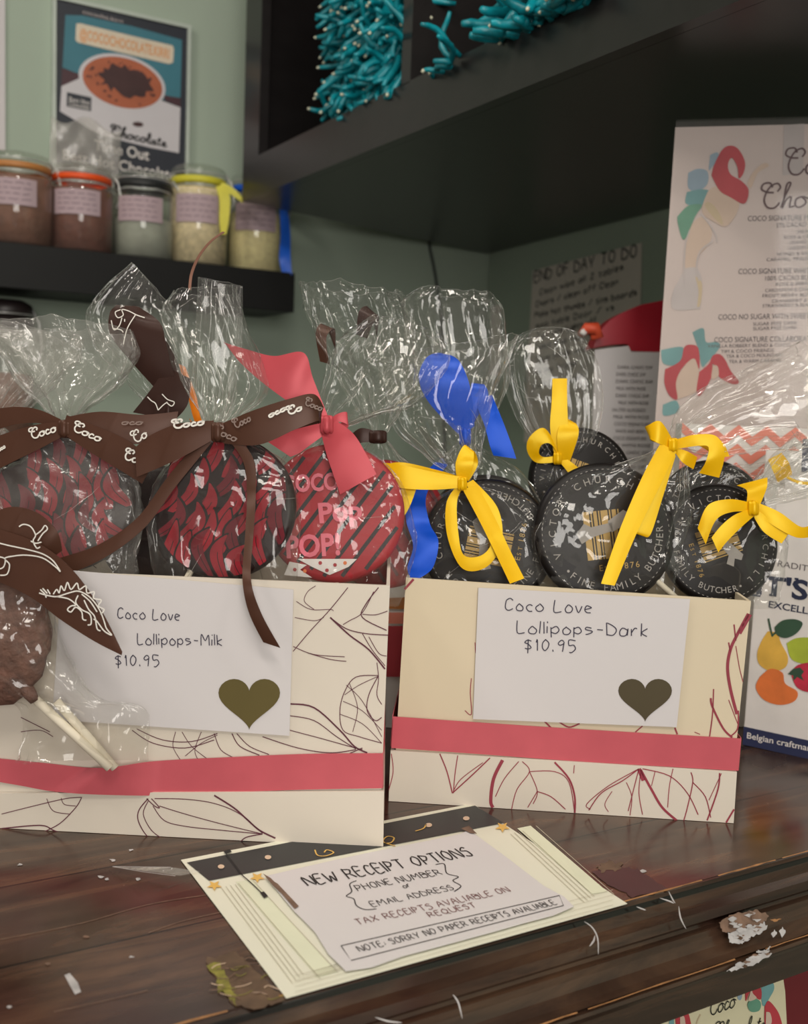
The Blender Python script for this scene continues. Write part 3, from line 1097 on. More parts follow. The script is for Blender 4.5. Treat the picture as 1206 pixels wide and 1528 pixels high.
BODY_A = [([(955, 97), (900, 165), (840, 230), (785, 295)], 1.3), ([(785, 280), (850, 305), (945, 312)], 1.2), ([(830, 300), (900, 320), (950, 326)], 1.2),
          ([(795, 140), (840, 165), (900, 165), (910, 170)], 1.0), ([(855, 92), (830, 110), (820, 140), (850, 165)], 1.0), ([(790, 190), (850, 200), (880, 190)], 1.0),
          ([(900, 190), (950, 225), (1010, 240), (1080, 245)], 1.5), ([(900, 190), (960, 245), (1020, 290), (1070, 350)], 2.4),
          ([(1050, 97), (1010, 150), (1000, 190), (1075, 230)], 1.6), ([(1000, 180), (1040, 182), (1078, 170)], 1.2), ([(1035, 110), (1000, 175), (960, 200), (940, 212)], 1.2),
          ([(1000, 240), (1030, 290), (1070, 340)], 1.2), ([(1020, 250), (1050, 300), (1075, 310)], 1.2),
          ([(1050, 370), (980, 375), (945, 420), (930, 480), (940, 540), (990, 560), (1060, 580)], 1.3), ([(950, 400), (1000, 450), (1060, 560)], 1.0),
          ([(940, 450), (1000, 480), (1060, 540)], 1.0), ([(930, 490), (1000, 520), (1060, 580)], 1.0), ([(1050, 370), (1020, 430), (1015, 480), (1040, 510), (1060, 500)], 1.4),
          ([(945, 430), (990, 400), (1050, 372)], 1.0), ([(1045, 330), (1050, 380), (1045, 430), (1060, 460)], 1.2), ([(960, 395), (985, 470), (970, 545)], 1.0),
          ([(775, 458), (850, 470), (930, 540), (975, 590), (1015, 610)], 2.4), ([(775, 495), (850, 510), (920, 560), (980, 598)], 1.4), ([(775, 540), (870, 565), (960, 590), (1000, 600)], 1.3),
          ([(690, 560), (800, 595), (900, 610), (980, 600)], 1.4), ([(1000, 595), (960, 612)], 1.4),
          ([(300, 536), (380, 570), (470, 575), (550, 550)], 1.3), ([(285, 540), (350, 580), (450, 595), (540, 570)], 1.3), ([(420, 545), (412, 590), (435, 632)], 1.0),
          ([(440, 545), (470, 590), (520, 630)], 1.0), ([(500, 545), (480, 600), (490, 632)], 1.0), ([(540, 550), (560, 600), (600, 625)], 1.2), ([(595, 550), (620, 590), (680, 617)], 1.5),
          ([(610, 550), (650, 590), (710, 615)], 1.3), ([(450, 620), (500, 580), (550, 555)], 1.0), ([(-60, 500), (-20, 520), (30, 545)], 1.4), ([(-60, 545), (0, 540), (40, 560)], 1.2)]
BODY_B = [([(1040, 160), (1008, 220), (990, 260), (982, 310), (990, 370), (1008, 440)], 4.5), ([(1045, 162), (1015, 215)], 6), ([(1000, 190), (1005, 235)], 2), ([(985, 240), (990, 268)], 2),
          ([(1005, 250), (1015, 310), (1025, 350)], 1.2), ([(1012, 430), (1010, 480), (990, 502)], 2.0), ([(935, 395), (940, 420), (970, 480), (995, 505)], 3), ([(943, 370), (940, 440), (932, 502)], 1.8),
          ([(985, 400), (1000, 440), (1012, 470)], 1.2), ([(107, 64), (82, 92)], 3.5), ([(268, 340), (265, 380), (268, 440), (250, 430)], 1.3), ([(278, 240), (280, 270)], 1.2),
          ([(470, 458), (490, 478)], 2.5), ([(510, 460), (540, 476), (570, 466)], 2.2), ([(745, 473), (725, 490)], 1.8), ([(835, 478), (842, 496)], 2.4), ([(890, 490), (905, 496)], 1.2)]
TRAY_B = [([(180, 550), (200, 600), (215, 660)], 1.8), ([(230, 555), (222, 610), (218, 660)], 1.4), ([(320, 562), (270, 610), (215, 660)], 1.8), ([(300, 575), (240, 620), (220, 650)], 1.2),
          ([(355, 568), (330, 620), (322, 680), (328, 700)], 5), ([(400, 572), (360, 620), (335, 670)], 1.3), ([(410, 572), (430, 600), (395, 650), (380, 705)], 1.3),
          ([(430, 600), (500, 600), (540, 630), (556, 715)], 1.3), ([(450, 655), (490, 670), (530, 705)], 1.5), ([(430, 600), (452, 655), (440, 690)], 1.3), ([(452, 655), (425, 700)], 1.3),
          ([(500, 574), (540, 620), (556, 670), (556, 715)], 2.8), ([(735, 592), (690, 625), (630, 660), (595, 708)], 1.6), ([(735, 592), (650, 640), (590, 690), (600, 705)], 1.3),
          ([(735, 592), (720, 650), (705, 710)], 1.4), ([(740, 595), (770, 650), (800, 700), (840, 736)], 3.6), ([(735, 592), (748, 625)], 6), ([(740, 600), (735, 660), (745, 720)], 1.3), ([(700, 630), (715, 670), (710, 722)], 1.2),
          ([(660, 655), (640, 690), (650, 712)], 1.1), ([(745, 592), (820, 612), (870, 660), (900, 720)], 1.5), ([(880, 602), (885, 630), (870, 700), (860, 736)], 1.6), ([(885, 630), (920, 670), (935, 728)], 1.5),
          ([(960, 604), (955, 650), (925, 736)], 2.2), ([(965, 605), (930, 680)], 1.2), ([(1000, 705), (978, 742)], 2.6), ([(830, 592), (820, 640), (815, 700)], 1.2), ([(780, 600), (770, 640)], 1.1), ([(555, 582), (553, 605)], 1.2),
          ([(45, 550), (50, 600), (38, 650)], 1.3)]

boxA, faceA, ztopA, uA, nA, oA, WA = gift_box(
    'gift_box', 'white gift box printed with plum cacao pods, wavy pink band, holding red milk lollipops',
    (-42, 1234), (572, 1266), (-42, 1184), (573, 1181), (-32, 848), (582, 874), 0.135, 'box_white', BODY_A, TRAY_A,
    [(-38, 1128), (60, 1138, .006), (150, 1146, .008), (230, 1136, .004), (340, 1130, .001), (460, 1125), (571, 1124)],
    [(-38, 1160), (30, 1172, .007), (100, 1183, .006), (230, 1187, .003), (340, 1182, .001), (460, 1178), (571, 1176)], 'ink_plum', 'satin_pink', tfA, 573)
boxB, faceB, ztopB, uB, nB, oB, WB = gift_box(
    'gift_box', 'cream gift box printed with crimson leaf veins, flat pink band, holding black lollipops',
    (580, 1196), (1095, 1229), (583, 1120), (1100, 1152), (606, 862), (1121, 897), 0.13, 'cream_card', BODY_B, TRAY_B,
    [(587, 1069), (700, 1077), (850, 1087), (1000, 1096), (1106, 1102)],
    [(584, 1116), (700, 1124), (850, 1135), (1000, 1144), (1102, 1150)], 'ink_red', 'satin_pink', tfB)


def heart(cx, cy, wd, ht):
    pts = []
    for k in range(48):
        t = 2 * math.pi * k / 48
        x = 16 * math.sin(t) ** 3
        y = 13 * math.cos(t) - 5 * math.cos(2 * t) - 2 * math.cos(3 * t) - math.cos(4 * t)
        pts.append((cx + x / 32 * wd, cy - (y + 2.5) / 29 * ht))
    return pts


def price_card(face, corners, label, texts, hrt, hmat, ink):
    pl = Plane(face.p + face.n * 0.0022, face.n)
    mb = MB()
    mb.poly(pl.pts(corners), pl.n, 'white_paper', 0.0005)
    o = mb.build('price_card')
    tag(o, label, 'price card')
    mb = MB()
    mb.poly(pl.pts(heart(*hrt), 0.0004), pl.n, hmat, 0.0002)
    mb.build('heart_sticker', o)
    mb = MB()
    for i, (t, p0, p1, h) in enumerate(texts):
        handwrite(mb, pl, t, p0, p1, h, ink, 1.5, seed=20 + i, jit=0.3)
    mb.build('lettering', o)
    return o


price_card(faceA, [(92, 850), (438, 880), (432, 1098), (78, 1074)], 'white card with a gold heart, handwritten milk price, on the left gift box',
           [('Coco Love', (176, 922), (268, 925), 15), ('Lollipops-Milk', (206, 961), (331, 963), 16), ('$10.95', (171, 993), (237, 994), 16)], (372, 1051, 92, 76), 'gold_sticker', 'pen_ink')
price_card(faceB, [(714, 877), (1030, 894), (1010, 1085), (706, 1073)], 'white card with a dark bronze heart, handwritten dark price, on the right gift box',
           [('Coco Love', (754, 910), (882, 914), 17), ('Lollipops-Dark', (772, 944), (966, 949), 18), ('$10.95', (781, 970), (858, 973), 17)], (963, 1045, 80, 64), 'bronze_sticker', 'pen_ink')

# ------------------------------------------------------------------ lollipops in cellophane bags


def ring_pt(L, R, D, hd, dz, th, p=0.8):
    a = at(L[0], L[1], D) + BACK * dz
    b = at(R[0], R[1], D) + BACK * dz
    c = (a + b) / 2
    h = (b - a) / 2
    ct, st = math.cos(th), math.sin(th)
    return c + h * (math.copysign(abs(ct) ** p, ct)) + BACK * hd * (math.copysign(abs(st) ** p, st))


def cello(parent, D, secs, m='cellophane_clear', seed=0, gather=10, crinkle=0.0025, nth=96, sub=7, fac=75.0, crease=1.0):
    """bag skin lofted through sections (xl, yl, xr, yr, half depth mm, towards-camera mm)"""
    secs = [tuple(s) + (0,) * (6 - len(s)) for s in secs]
    rings = catmull(secs, sub)
    widths = [math.hypot(r[2] - r[0], r[3] - r[1]) for r in rings]
    mn = min(widths)
    inn0 = min(range(len(rings)), key=lambda i: widths[i])
    vs, fs = [], []
    off = V((seed * 3.7, seed * 1.3, seed * 5.1))
    for i, r in enumerate(rings):
        k = D / FPX
        tight = max(0.0, min(1.0, 1.0 - (widths[i] - mn) / 110.0))
        for j in range(nth):
            th = 2 * math.pi * j / nth
            g = 1 + (0.05 + 0.22 * tight) * math.sin(gather * th + seed) + 0.10 * tight * math.sin((gather * 2 + 3) * th)
            hd = max(r[4], 0.6) * 0.001
            p = ring_pt((r[0], r[1]), (r[2], r[3]), D, hd * g, r[5] * 0.001, th)
            q = p * 38 + off
            n1 = noise.noise_vector(q)
            if i > inn0:                        # gathers fan out above the tie
                c3 = V((math.cos(th) * 3.4, math.sin(th) * 3.4, (i - inn0) / sub * 0.5)) + off + n1 * .2
            else:
                c3 = p * fac * .8 + off + n1 * .25
            dd, pp = noise.voronoi(c3)
            cell = noise.cell_vector(pp[0] * 7.3)
            fct = (c3 - pp[0]).dot(cell) * 2 - .3
            n2 = noise.noise_vector(q * 3.1)
            rdg = 1 - abs(noise.noise(q * 1.3)) * 2
            amp = crinkle * (0.45 + 0.55 * min(1, widths[i] / 120))
            p = p + (n1 * 0.9 + n2 * 0.35) * amp + BACK * ((rdg * .3 + fct * 1.1) * amp * (1 if math.sin(th) > 0 else -1))
            vs.append(p)
    for i in range(len(rings) - 1):
        for j in range(nth):
            j2 = (j + 1) % nth
            fs.append((i * nth + j, i * nth + j2, (i + 1) * nth + j2, (i + 1) * nth + j))
    mb = MB()
    mb.add(vs, fs, m, True)
    # the cut edge of the mouth catches the light
    if len(rings) > 3:
        top = [vs[(len(rings) - 1) * nth + j] for j in range(nth)]
        mb.tube(top + [top[0]], 0.00022, 'cellophane_milky', 4, False)
    rnd = random.Random(seed * 31 + 5)
    nr = len(rings)
    inn = min(range(nr), key=lambda i: widths[i])
    for k in range(int(26 * crease)):
        j0 = rnd.randrange(nth)
        up = rnd.random() < .72
        i0 = inn + rnd.randint(0, 5) if up else inn - rnd.randint(0, 3)
        ln = rnd.randint(6, 22)
        seq = range(i0, min(nr - 1, i0 + ln)) if up else range(i0, max(3, i0 - ln), -1)
        pts = [vs[i * nth + (j0 + int(rnd.uniform(-.6, .6))) % nth] for i in seq]
        if len(pts) > 3:
            q = [V(t) for t in catmull([tuple(p) for p in pts[::2]], 3)]
            mb.tube(q, [rnd.uniform(.00012, .0003) * math.sin(math.pi * (.08 + .84 * i / (len(q) - 1))) for i in range(len(q))], 'cellophane_crease', 4, False)
    for k in range(int(14 * crease)):
        i0, j0 = rnd.randint(int(nr * .15), nr - 4), rnd.randrange(nth)
        di, dj = rnd.choice((-1, 0, 1)), rnd.choice((-2, -1, 1, 2))
        pts = []
        for t in range(rnd.randint(3, 7)):
            i, j = i0 + di * t, (j0 + dj * t) % nth
            if 2 < i < nr - 1:
                pts.append(vs[i * nth + j])
        if len(pts) > 2:
            mb.tube(pts, [.00022 * math.sin(math.pi * (.1 + .8 * i / (len(pts) - 1))) for i in range(len(pts))], 'cellophane_crease', 4, False)
    return mb.build('cellophane_bag', parent)


def rib(mb, D, spec, m, sub=8):
    """ribbon from pixel pairs of its two edges: (xa, ya, xb, yb[, dza mm, dzb mm])"""
    spec = [tuple(s) + ((0, 0) if len(s) == 4 else ((s[4],) if len(s) == 5 else ())) for s in spec]
    q = catmull(spec, sub)
    A = [at(r[0], r[1], D) + BACK * r[4] * 0.001 for r in q]
    B = [at(r[2], r[3], D) + BACK * r[5] * 0.001 for r in q]
    mb.strip(A, B, m)


def knot(mb, x, y, D, r, m, sx=1.0, sy=0.8):
    o = at(x, y, D)
    vs, fs = [], []
    nu, nv = 28, 12
    for i in range(nv + 1):
        ph = math.pi * i / nv
        for j in range(nu):
            th = 2 * math.pi * j / nu
            se = lambda v, q: math.copysign(abs(v) ** q, v)
            rr = abs(math.sin(ph)) ** .45
            wob = 1 + 0.10 * math.sin(5 * th)
            pinch = .82 + .18 * math.cos(ph) ** 2
            vs.append(o + (RIGHT * (rr * se(math.cos(th), .7) * sx * .85 * pinch) + UPV * (se(math.cos(ph), .7) * sy * 1.25) + BACK * (rr * se(math.sin(th), .7) * .75)) * r * wob)
    for i in range(nv):
        for j in range(nu):
            j2 = (j + 1) % nu
            fs.append((i * nu + j, (i + 1) * nu + j, (i + 1) * nu + j2, i * nu + j2))
    mb.add(vs, fs, m, True)


def bow(parent, D, kn, m, loops, tails):
    """kn = (x, y, r mm, dz mm)"""
    mb = MB()
    knot(mb, kn[0], kn[1], D - kn[3] * 0.001, kn[2] * 0.001, m)
    b = mb.build('ribbon_bow', parent)
    for L in loops:
        mb = MB()
        rib(mb, D, L, m)
        mb.build('ribbon_loop', b)
    for L in tails:
        mb = MB()
        rib(mb, D, L, m)
        mb.build('ribbon_tail', b)
    return b


class Disc:
    """a lollipop disc facing the camera, turned a little"""

    def __init__(s, x, y, rpx, D, yaw=0.0, pitch=0.0, spin=0.0):
        s.c = at(x, y, D)
        s.R = rpx * D / FPX
        n = (BACK + RIGHT * math.sin(math.radians(yaw)) + UPV * math.sin(math.radians(pitch))).normalized()
        u = (RIGHT - n * RIGHT.dot(n)).normalized()
        v = n.cross(u)
        a = math.radians(spin)
        s.n, s.u, s.v = n, u * math.cos(a) + v * math.sin(a), v * math.cos(a) - u * math.sin(a)
        s.t = 0.0045

    def p(s, x, y, off=0.0):
        return s.c + (s.u * x + s.v * y) * s.R + s.n * (s.t + off)

    def body(s, parent, m):
        mb = MB()
        R, t = s.R, s.t
        prof = [(0, t), (R * .9, t), (R * .96, t * .85), (R, t * .3), (R, -t * .5), (R * .95, -t), (0, -t)]
        mb.lathe(prof, s.c, m, 64, s.n)
        o = mb.build('candy_disc', parent)
        return o

    def stick(s, parent, ang=-90, length=0.10):
        mb = MB()
        a = math.radians(ang)
        n = s.n
        u = (RIGHT - n * RIGHT.dot(n)).normalized()
        v = n.cross(u)
        d = u * math.cos(a) + v * math.sin(a)
        mb.tube([s.c + d * s.R * .9, s.c + d * (s.R + length)], 0.0021, 'paper_stick', 10)
        return mb.build('lollipop_stick', parent)


def flame_print(d, candy, seed, spin):
    """red feathered chocolate transfer: curved teardrops on dark chocolate"""
    mb = MB()
    rnd = random.Random(seed)
    sw = math.radians(spin)
    idx = 0
    for row in range(7):
        y0 = 1.08 - row * 0.36
        for col in range(8):
            idx += 1
            x0 = -1.08 + col * 0.30 + (0.15 if row % 2 else 0) + rnd.uniform(-.03, .03)
            yy = y0 + rnd.uniform(-.06, .06)
            L = rnd.uniform(.56, .72)
            wd = rnd.uniform(.105, .135)
            bend = 0.9 * math.sin(x0 * 2.0 + row * 0.8) + rnd.uniform(-.25, .25)
            left, right = [], []
            for k in range(11):
                t = k / 10
                w2 = wd * math.sin(math.pi * min(1, t * 0.9 + .08)) ** .7 * (1 - .3 * t)
                cx = x0 + bend * .24 * math.sin(t * 3.0 - .4)
                cy = yy + L * (t - .5)
                left.append((cx - w2, cy))
                right.append((cx + w2, cy))
            pts = [(x * math.cos(sw) - y * math.sin(sw), x * math.sin(sw) + y * math.cos(sw)) for x, y in left + right[::-1]]
            if math.hypot(*[sum(q[i] for q in pts) / len(pts) for i in (0, 1)]) > .93:
                continue
            pts = [(x, y) if math.hypot(x, y) < .97 else (x * .97 / math.hypot(x, y), y * .97 / math.hypot(x, y)) for x, y in pts]
            gx, gy = (sum(q[i] for q in pts) / len(pts) for i in (0, 1))
            big = [(gx + (x - gx) * 1.22, gy + (y - gy) * 1.10) for x, y in pts]
            big = [(x, y) if math.hypot(x, y) < .98 else (x * .98 / math.hypot(x, y), y * .98 / math.hypot(x, y)) for x, y in big]
            zo = 0.0002 + idx * .000012
            mb.poly([d.p(x, y, zo) for x, y in big], d.n, 'choc_dark')
            mb.poly([d.p(x, y, zo + .000006) for x, y in pts], d.n, 'choc_red' if rnd.random() < .7 else 'choc_red_deep')
            mid = [((a[0] + b[0]) / 2 + .015, a[1]) for a, b in zip(left, right)][1:7]
            mid = [(x * math.cos(sw) - y * math.sin(sw), x * math.sin(sw) + y * math.cos(sw)) for x, y in mid]
            mb.line([d.p(x, y, zo + .000010) for x, y in mid], 0.0005, d.n, 'choc_dark')
    return mb.build('feather_print', candy)


def arc_text(mb, d, text, r, a0, a1, size, m, outward=True):
    """letters along a circle from angle a0 to a1 (degrees)"""
    n = len(text)
    for i, ch in enumerate(text):
        if ch == ' ':
            continue
        a = math.radians(a0 + (a1 - a0) * (i + .5) / n)
        if ch == '*':
            c = (r * math.cos(a), r * math.sin(a))
            mb.poly([d.p(c[0] + .02 * math.cos(k), c[1] + .02 * math.sin(k), .0004) for k in [j * .8 for j in range(8)]], d.n, m)
            continue
        vs, fs, x0, x1 = font_mesh(ch)
        if outward:
            e1, e2 = (math.sin(a), -math.cos(a)), (math.cos(a), math.sin(a))
        else:
            e1, e2 = (-math.sin(a), math.cos(a)), (-math.cos(a), -math.sin(a))
        s_ = size / 0.7
        pts = []
        for v in vs:
            tx, ty = (v[0] - (x0 + x1) / 2) * s_, (v[1] - .35) * s_
            pts.append(d.p(r * math.cos(a) + e1[0] * tx + e2[0] * ty, r * math.sin(a) + e1[1] * tx + e2[1] * ty, .0004))
        mb.add(pts, fs, m)


def churchill_print(d, candy):
    mb = MB()
    arc_text(mb, d, 'VICTOR CHURCHILL', .76, 205, 15, .10, 'print_grey')
    arc_text(mb, d, '*FINE FAMILY BUTCHER*', .76, 215, 370, .10, 'print_grey', False)
    for r in (.90,):
        for k in range(72):
            a = 2 * math.pi * k / 72
            mb.line([d.p(r * math.cos(a), r * math.sin(a), .0003), d.p(r * math.cos(a + .035), r * math.sin(a + .035), .0003)], .0004, d.n, 'print_grey')
    mb.build('ring_lettering', candy)
    mb = MB()
    x = -.30
    for wd, gap in ((.09, .02), (.02, .02), (.05, .02), (.02, .015), (.10, .02), (.02, .02), (.06, .02), (.02, .02)):
        mb.poly([d.p(x, -.36, .0004), d.p(x + wd, -.36, .0004), d.p(x + wd, .32, .0004), d.p(x, .32, .0004)], d.n, 'print_gold')
        x += wd + gap
    for ch, x, y, s_ in (('E', -.16, -.52, .12), ('S', -.08, -.52, .09), ('T', -.0, -.52, .09), ('1', .12, -.52, .12), ('8', .20, -.52, .12), ('7', .28, -.52, .12), ('6', .36, -.52, .12)):
        vs, fs, x0, x1 = font_mesh(ch)
        mb.add([d.p(x + v[0] * s_, y + v[1] * s_, .0004) for v in vs], fs, 'print_gold')
    mb.build('gold_barcode', candy)
    mb = MB()
    for P in ([(-.42, .02), (-.30, .16), (-.20, .10), (.10, .14), (.10, .02), (-.20, -.04), (-.36, -.12)],
              [(.04, .16), (.28, .30), (.36, .24), (.30, .14), (.42, .08), (.34, -.02), (.22, .06), (.08, .0)]):
        mb.poly([d.p(x, y, .0007) for x, y in P], d.n, 'print_grey')
    mb.build('cleaver_emblem', candy)


def lolly(name, label, disc, spec, D, group, stickang=-90, sticklen=.08):
    root = thing(name, disc.c - V((0, 0, disc.R + sticklen)), label, 'lollipop', group)
    return root


GA, GB = 'lollipops in the left gift box', 'lollipops in the right gift box'

# red lollipop A, at the left, brown bow
DA = 0.675
d = Disc(97, 750, 103, DA, yaw=6, pitch=4)
La = lolly('lollipop', 'red and black feathered lollipop at far left, brown ribbon, fluffy crinkled bag top', d, None, DA, GA)
c_ = d.body(La, 'choc_dark')
flame_print(d, c_, 4, 12)
d.stick(La, -95)
cello(La, DA, [(5, 905, 190, 905, 2), (0, 865, 205, 862, 11), (-16, 760, 212, 760, 15), (12, 690, 192, 690, 14), (58, 652, 138, 654, 9), (80, 634, 110, 636, 5),
               (66, 608, 132, 608, 12), (22, 560, 186, 562, 24), (-16, 510, 206, 528, 28), (-22, 478, 192, 494, 22)], 'cellophane_milky', 1, 13, .004)
b_ = bow(La, DA - .017, (97, 640, 5.5, 1), 'satin_brown',
         [[(92, 626, 92, 642, 2), (60, 612, 62, 632, 1), (25, 607, 22, 634, 0), (-25, 612, -34, 650, -2)],
          [(102, 622, 102, 644, 1), (150, 614, 150, 652, -1), (210, 618, 206, 662, -4), (262, 612, 258, 640, -8)]],
         [[(90, 630, 92, 654, 3), (58, 634, 62, 670, 3), (15, 646, 25, 688, 3), (-35, 664, -28, 715, 3)],
          [(102, 620, 94, 646, 3), (150, 638, 132, 672, 3), (196, 660, 178, 700, 3), (232, 690, 214, 722, 3)]])
PA = Plane(at(95, 650, DA - .017 - .003), BACK)
mb = MB()
script_on(mb, PA, 'Coco', (48, 656), (86, 644), 17, 'ribbon_white_print', 2.2, .0016)
script_on(mb, PA, 'Coco', (108, 642), (150, 660), 17, 'ribbon_white_print', 2.2, .0016)
script_on(mb, PA, 'Coco', (184, 684), (222, 698), 18, 'ribbon_white_print', 2.4, .0016)
script_on(mb, PA, 'oco', (0, 674), (10, 668), 9, 'ribbon_white_print', 1.8, .0016)
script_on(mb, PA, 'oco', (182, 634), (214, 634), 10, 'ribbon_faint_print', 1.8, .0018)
mb.build('ribbon_print', b_)

# red lollipop B, centre, brown bow with long tail over the card
DB = 0.662
d = Disc(336, 757, 107, DB, yaw=-4, pitch=5)
Lb = lolly('lollipop', 'red and black feathered lollipop whose thin brown ribbon tail hangs over the price card', d, None, DB, GA)
c_ = d.body(Lb, 'choc_dark')
flame_print(d, c_, 11, -14)
d.stick(Lb, -118)
cello(Lb, DB, [(250, 905, 420, 905, 2), (232, 872, 440, 870, 10), (220, 760, 447, 756, 13), (250, 692, 430, 692, 13), (294, 655, 366, 657, 9), (310, 640, 334, 642, 5),
               (298, 615, 362, 622, 8), (272, 560, 398, 590, 15), (246, 500, 392, 548, 17), (244, 462, 372, 490, 16), (262, 434, 350, 434, 13)], 'cellophane_thin', 2, 8, .0022)
b_ = bow(Lb, DB - .015, (326, 645, 6, 1), 'satin_brown',
         [[(332, 632, 334, 662, 1), (382, 612, 388, 664, 3), (432, 596, 440, 642, 3), (468, 588, 474, 628, 0), (482, 606, 474, 632, -5)],
          [(480, 602, 478, 630, -5), (455, 608, 450, 636, -8), (400, 620, 396, 650, -7), (340, 636, 340, 654, -3)]],
         [[(320, 628, 320, 656, 2), (272, 632, 278, 680, 3), (230, 648, 240, 698, 3), (204, 668, 206, 712, 3)],
          [(338, 652, 352, 646, 1), (364, 690, 380, 688, 2), (370, 740, 383, 740, 4), (373, 800, 385, 800, 20), (376, 858, 388, 858, 38), (385, 905, 402, 905, 38), (404, 948, 428, 956, 34)],
          [(300, 652, 316, 660, 0), (250, 712, 264, 724, 0), (206, 772, 216, 788, 1), (150, 812, 158, 832, 3), (86, 834, 92, 862, 4)]])
PB = Plane(at(326, 650, DB - .015 - .003), BACK)
mb = MB()
script_on(mb, PB, 'Coco', (258, 640), (306, 634), 13, 'ribbon_white_print', 2.8, .0016)
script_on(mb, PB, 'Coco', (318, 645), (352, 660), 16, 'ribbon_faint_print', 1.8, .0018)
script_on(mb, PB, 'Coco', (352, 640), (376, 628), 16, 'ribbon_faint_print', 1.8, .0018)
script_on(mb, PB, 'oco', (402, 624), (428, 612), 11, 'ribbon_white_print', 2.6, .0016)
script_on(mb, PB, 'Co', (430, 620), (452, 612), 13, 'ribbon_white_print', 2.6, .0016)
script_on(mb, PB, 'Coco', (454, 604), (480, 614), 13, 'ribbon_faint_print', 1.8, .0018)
script_on(mb, PB, 'Co', (202, 662), (222, 652), 20, 'ribbon_white_print', 2.0, .0016)
mb.build('ribbon_print', b_)

# the crimson striped lollipop with lettering, coral bow
DC = 0.695
d = Disc(500, 766, 104, DC, yaw=3, pitch=3)
Lc = lolly('lollipop', 'crimson striped lollipop with pink lettering, tied with a wide coral pink bow', d, None, DC, GA)
c_ = d.body(Lc, 'choc_crimson')
mb = MB()
for k in range(-5, 6):
    o = k * .26
    pts = []
    for t in range(21):
        y = -1 + t * .1
        pts.append((o + y * 0.75, y))
    seg = [(x, y) for x, y in pts if math.hypot(x, y) < .93]
    if len(seg) > 1:
        mb.line([d.p(x, y, .0002) for x, y in seg], d.R * .055, d.n, 'choc_dark')
mb.build('stripe_print', c_)
mb = MB()
PC = Plane(d.c + d.n * (d.t + .0006), d.n)
type_on(mb, PC, 'COCO', (422, 735), (506, 730), 25, 'print_pink', .03)
type_on(mb, PC, 'Pop', (477, 780), (541, 774), 29, 'print_pink', .03)
type_on(mb, PC, 'POP!', (428, 832), (508, 827), 32, 'print_pink', .03)
mb.build('pink_lettering', c_)
mb = MB()
fill(mb, PC, [(432, 838), (458, 843), (448, 850), (466, 862), (424, 858)], 'print_white', .0004)
fill(mb, PC, [(444, 834), (533, 834), (520, 846), (492, 858), (466, 846)], 'print_white', .0004)
for x, y in ((455, 852), (478, 840), (500, 843), (515, 840), (440, 850), (488, 851)):
    fill(mb, PC, [(x + 3 * math.cos(k), y + 3 * math.sin(k)) for k in [j * 1.05 for j in range(6)]], 'print_orange' if x % 2 else 'choc_crimson', .0007)
mb.build('confetti_print', c_)
d.stick(Lc, -88)
cello(Lc, DC, [(400, 905, 590, 905, 2), (388, 862, 610, 862, 10), (380, 770, 618, 770, 13), (420, 692, 575, 694, 13), (466, 658, 520, 660, 8), (480, 642, 506, 644, 5),
               (476, 618, 540, 628, 10), (484, 570, 624, 600, 18), (505, 515, 665, 545, 18), (556, 470, 655, 500, 13)], 'cellophane_clear', 3, 10, .0035)
b_ = bow(Lc, DC - .012, (488, 634, 6, 2), 'satin_coral',
         [[(334, 511, 337, 513, 0), (368, 522, 358, 540, 3), (410, 533, 388, 568, 5), (454, 528, 425, 596, 5), (468, 566, 452, 614, 3), (490, 622, 476, 640, 1)],
          [(488, 630, 490, 640, 1), (504, 618, 506, 630, 2), (518, 616, 520, 636, 1), (506, 634, 508, 646, 0), (490, 634, 492, 644, 1)]],
         [[(480, 630, 486, 648, 1), (445, 634, 464, 664, 2), (420, 644, 448, 676, 2), (392, 654, 434, 682, 2)],
          [(502, 628, 480, 648, 2), (528, 648, 488, 678, 4), (548, 680, 498, 708, 4), (562, 708, 508, 738, 3)]])

# back row of the left box
DR = 0.742
d = Disc(572, 782, 96, DR, yaw=4, pitch=3)
Ld = lolly('lollipop', 'deep red lollipop half hidden behind the crimson striped one, left of the blue ribbon', d, None, DR, GA)
c_ = d.body(Ld, 'choc_crimson')
mb = MB()
for k in range(-5, 6):
    seg = [(k * .26 - y * .6, y) for y in [-1 + t * .1 for t in range(21)] if math.hypot(k * .26 - y * .6, y) < .93]
    if len(seg) > 1:
        mb.line([d.p(x, y, .0002) for x, y in seg], d.R * .05, d.n, 'choc_red_deep')
mb.build('stripe_print', c_)
d.stick(Ld, -90)
cello(Ld, DR, [(490, 900, 640, 900, 2), (478, 862, 642, 862, 10), (472, 780, 662, 780, 13), (505, 705, 622, 705, 12), (545, 664, 584, 664, 6), (553, 648, 576, 649, 4),
               (528, 605, 602, 612, 10), (488, 540, 622, 556, 20), (452, 455, 612, 480, 22), (444, 424, 598, 436, 18)], 'cellophane_clear', 4, 9, .0055)
mb = MB()
knot(mb, 564, 652, DR - .006, .006, 'satin_dark_brown', 1.5, .6)
rib(mb, DR, [(562, 645, 562, 660, 7), (540, 640, 540, 662, 8), (524, 650, 526, 668, 7)], 'satin_dark_brown')
mb.build('ribbon_tie', Ld)
mb = MB()
rib(mb, DR, [(532, 500, 548, 506, 2), (536, 468, 560, 480, 6), (548, 458, 566, 474, 2), (556, 472, 562, 500, -3)], 'satin_dark_brown')
mb.build('brown_ribbon_end', Ld)
mb = MB()
rib(mb, DR, [(478, 540, 492, 544, 2), (472, 500, 488, 506, 5), (480, 484, 500, 492, 2), (492, 498, 500, 520, -3)], 'satin_brown')
mb.build('brown_ribbon_end', Ld)

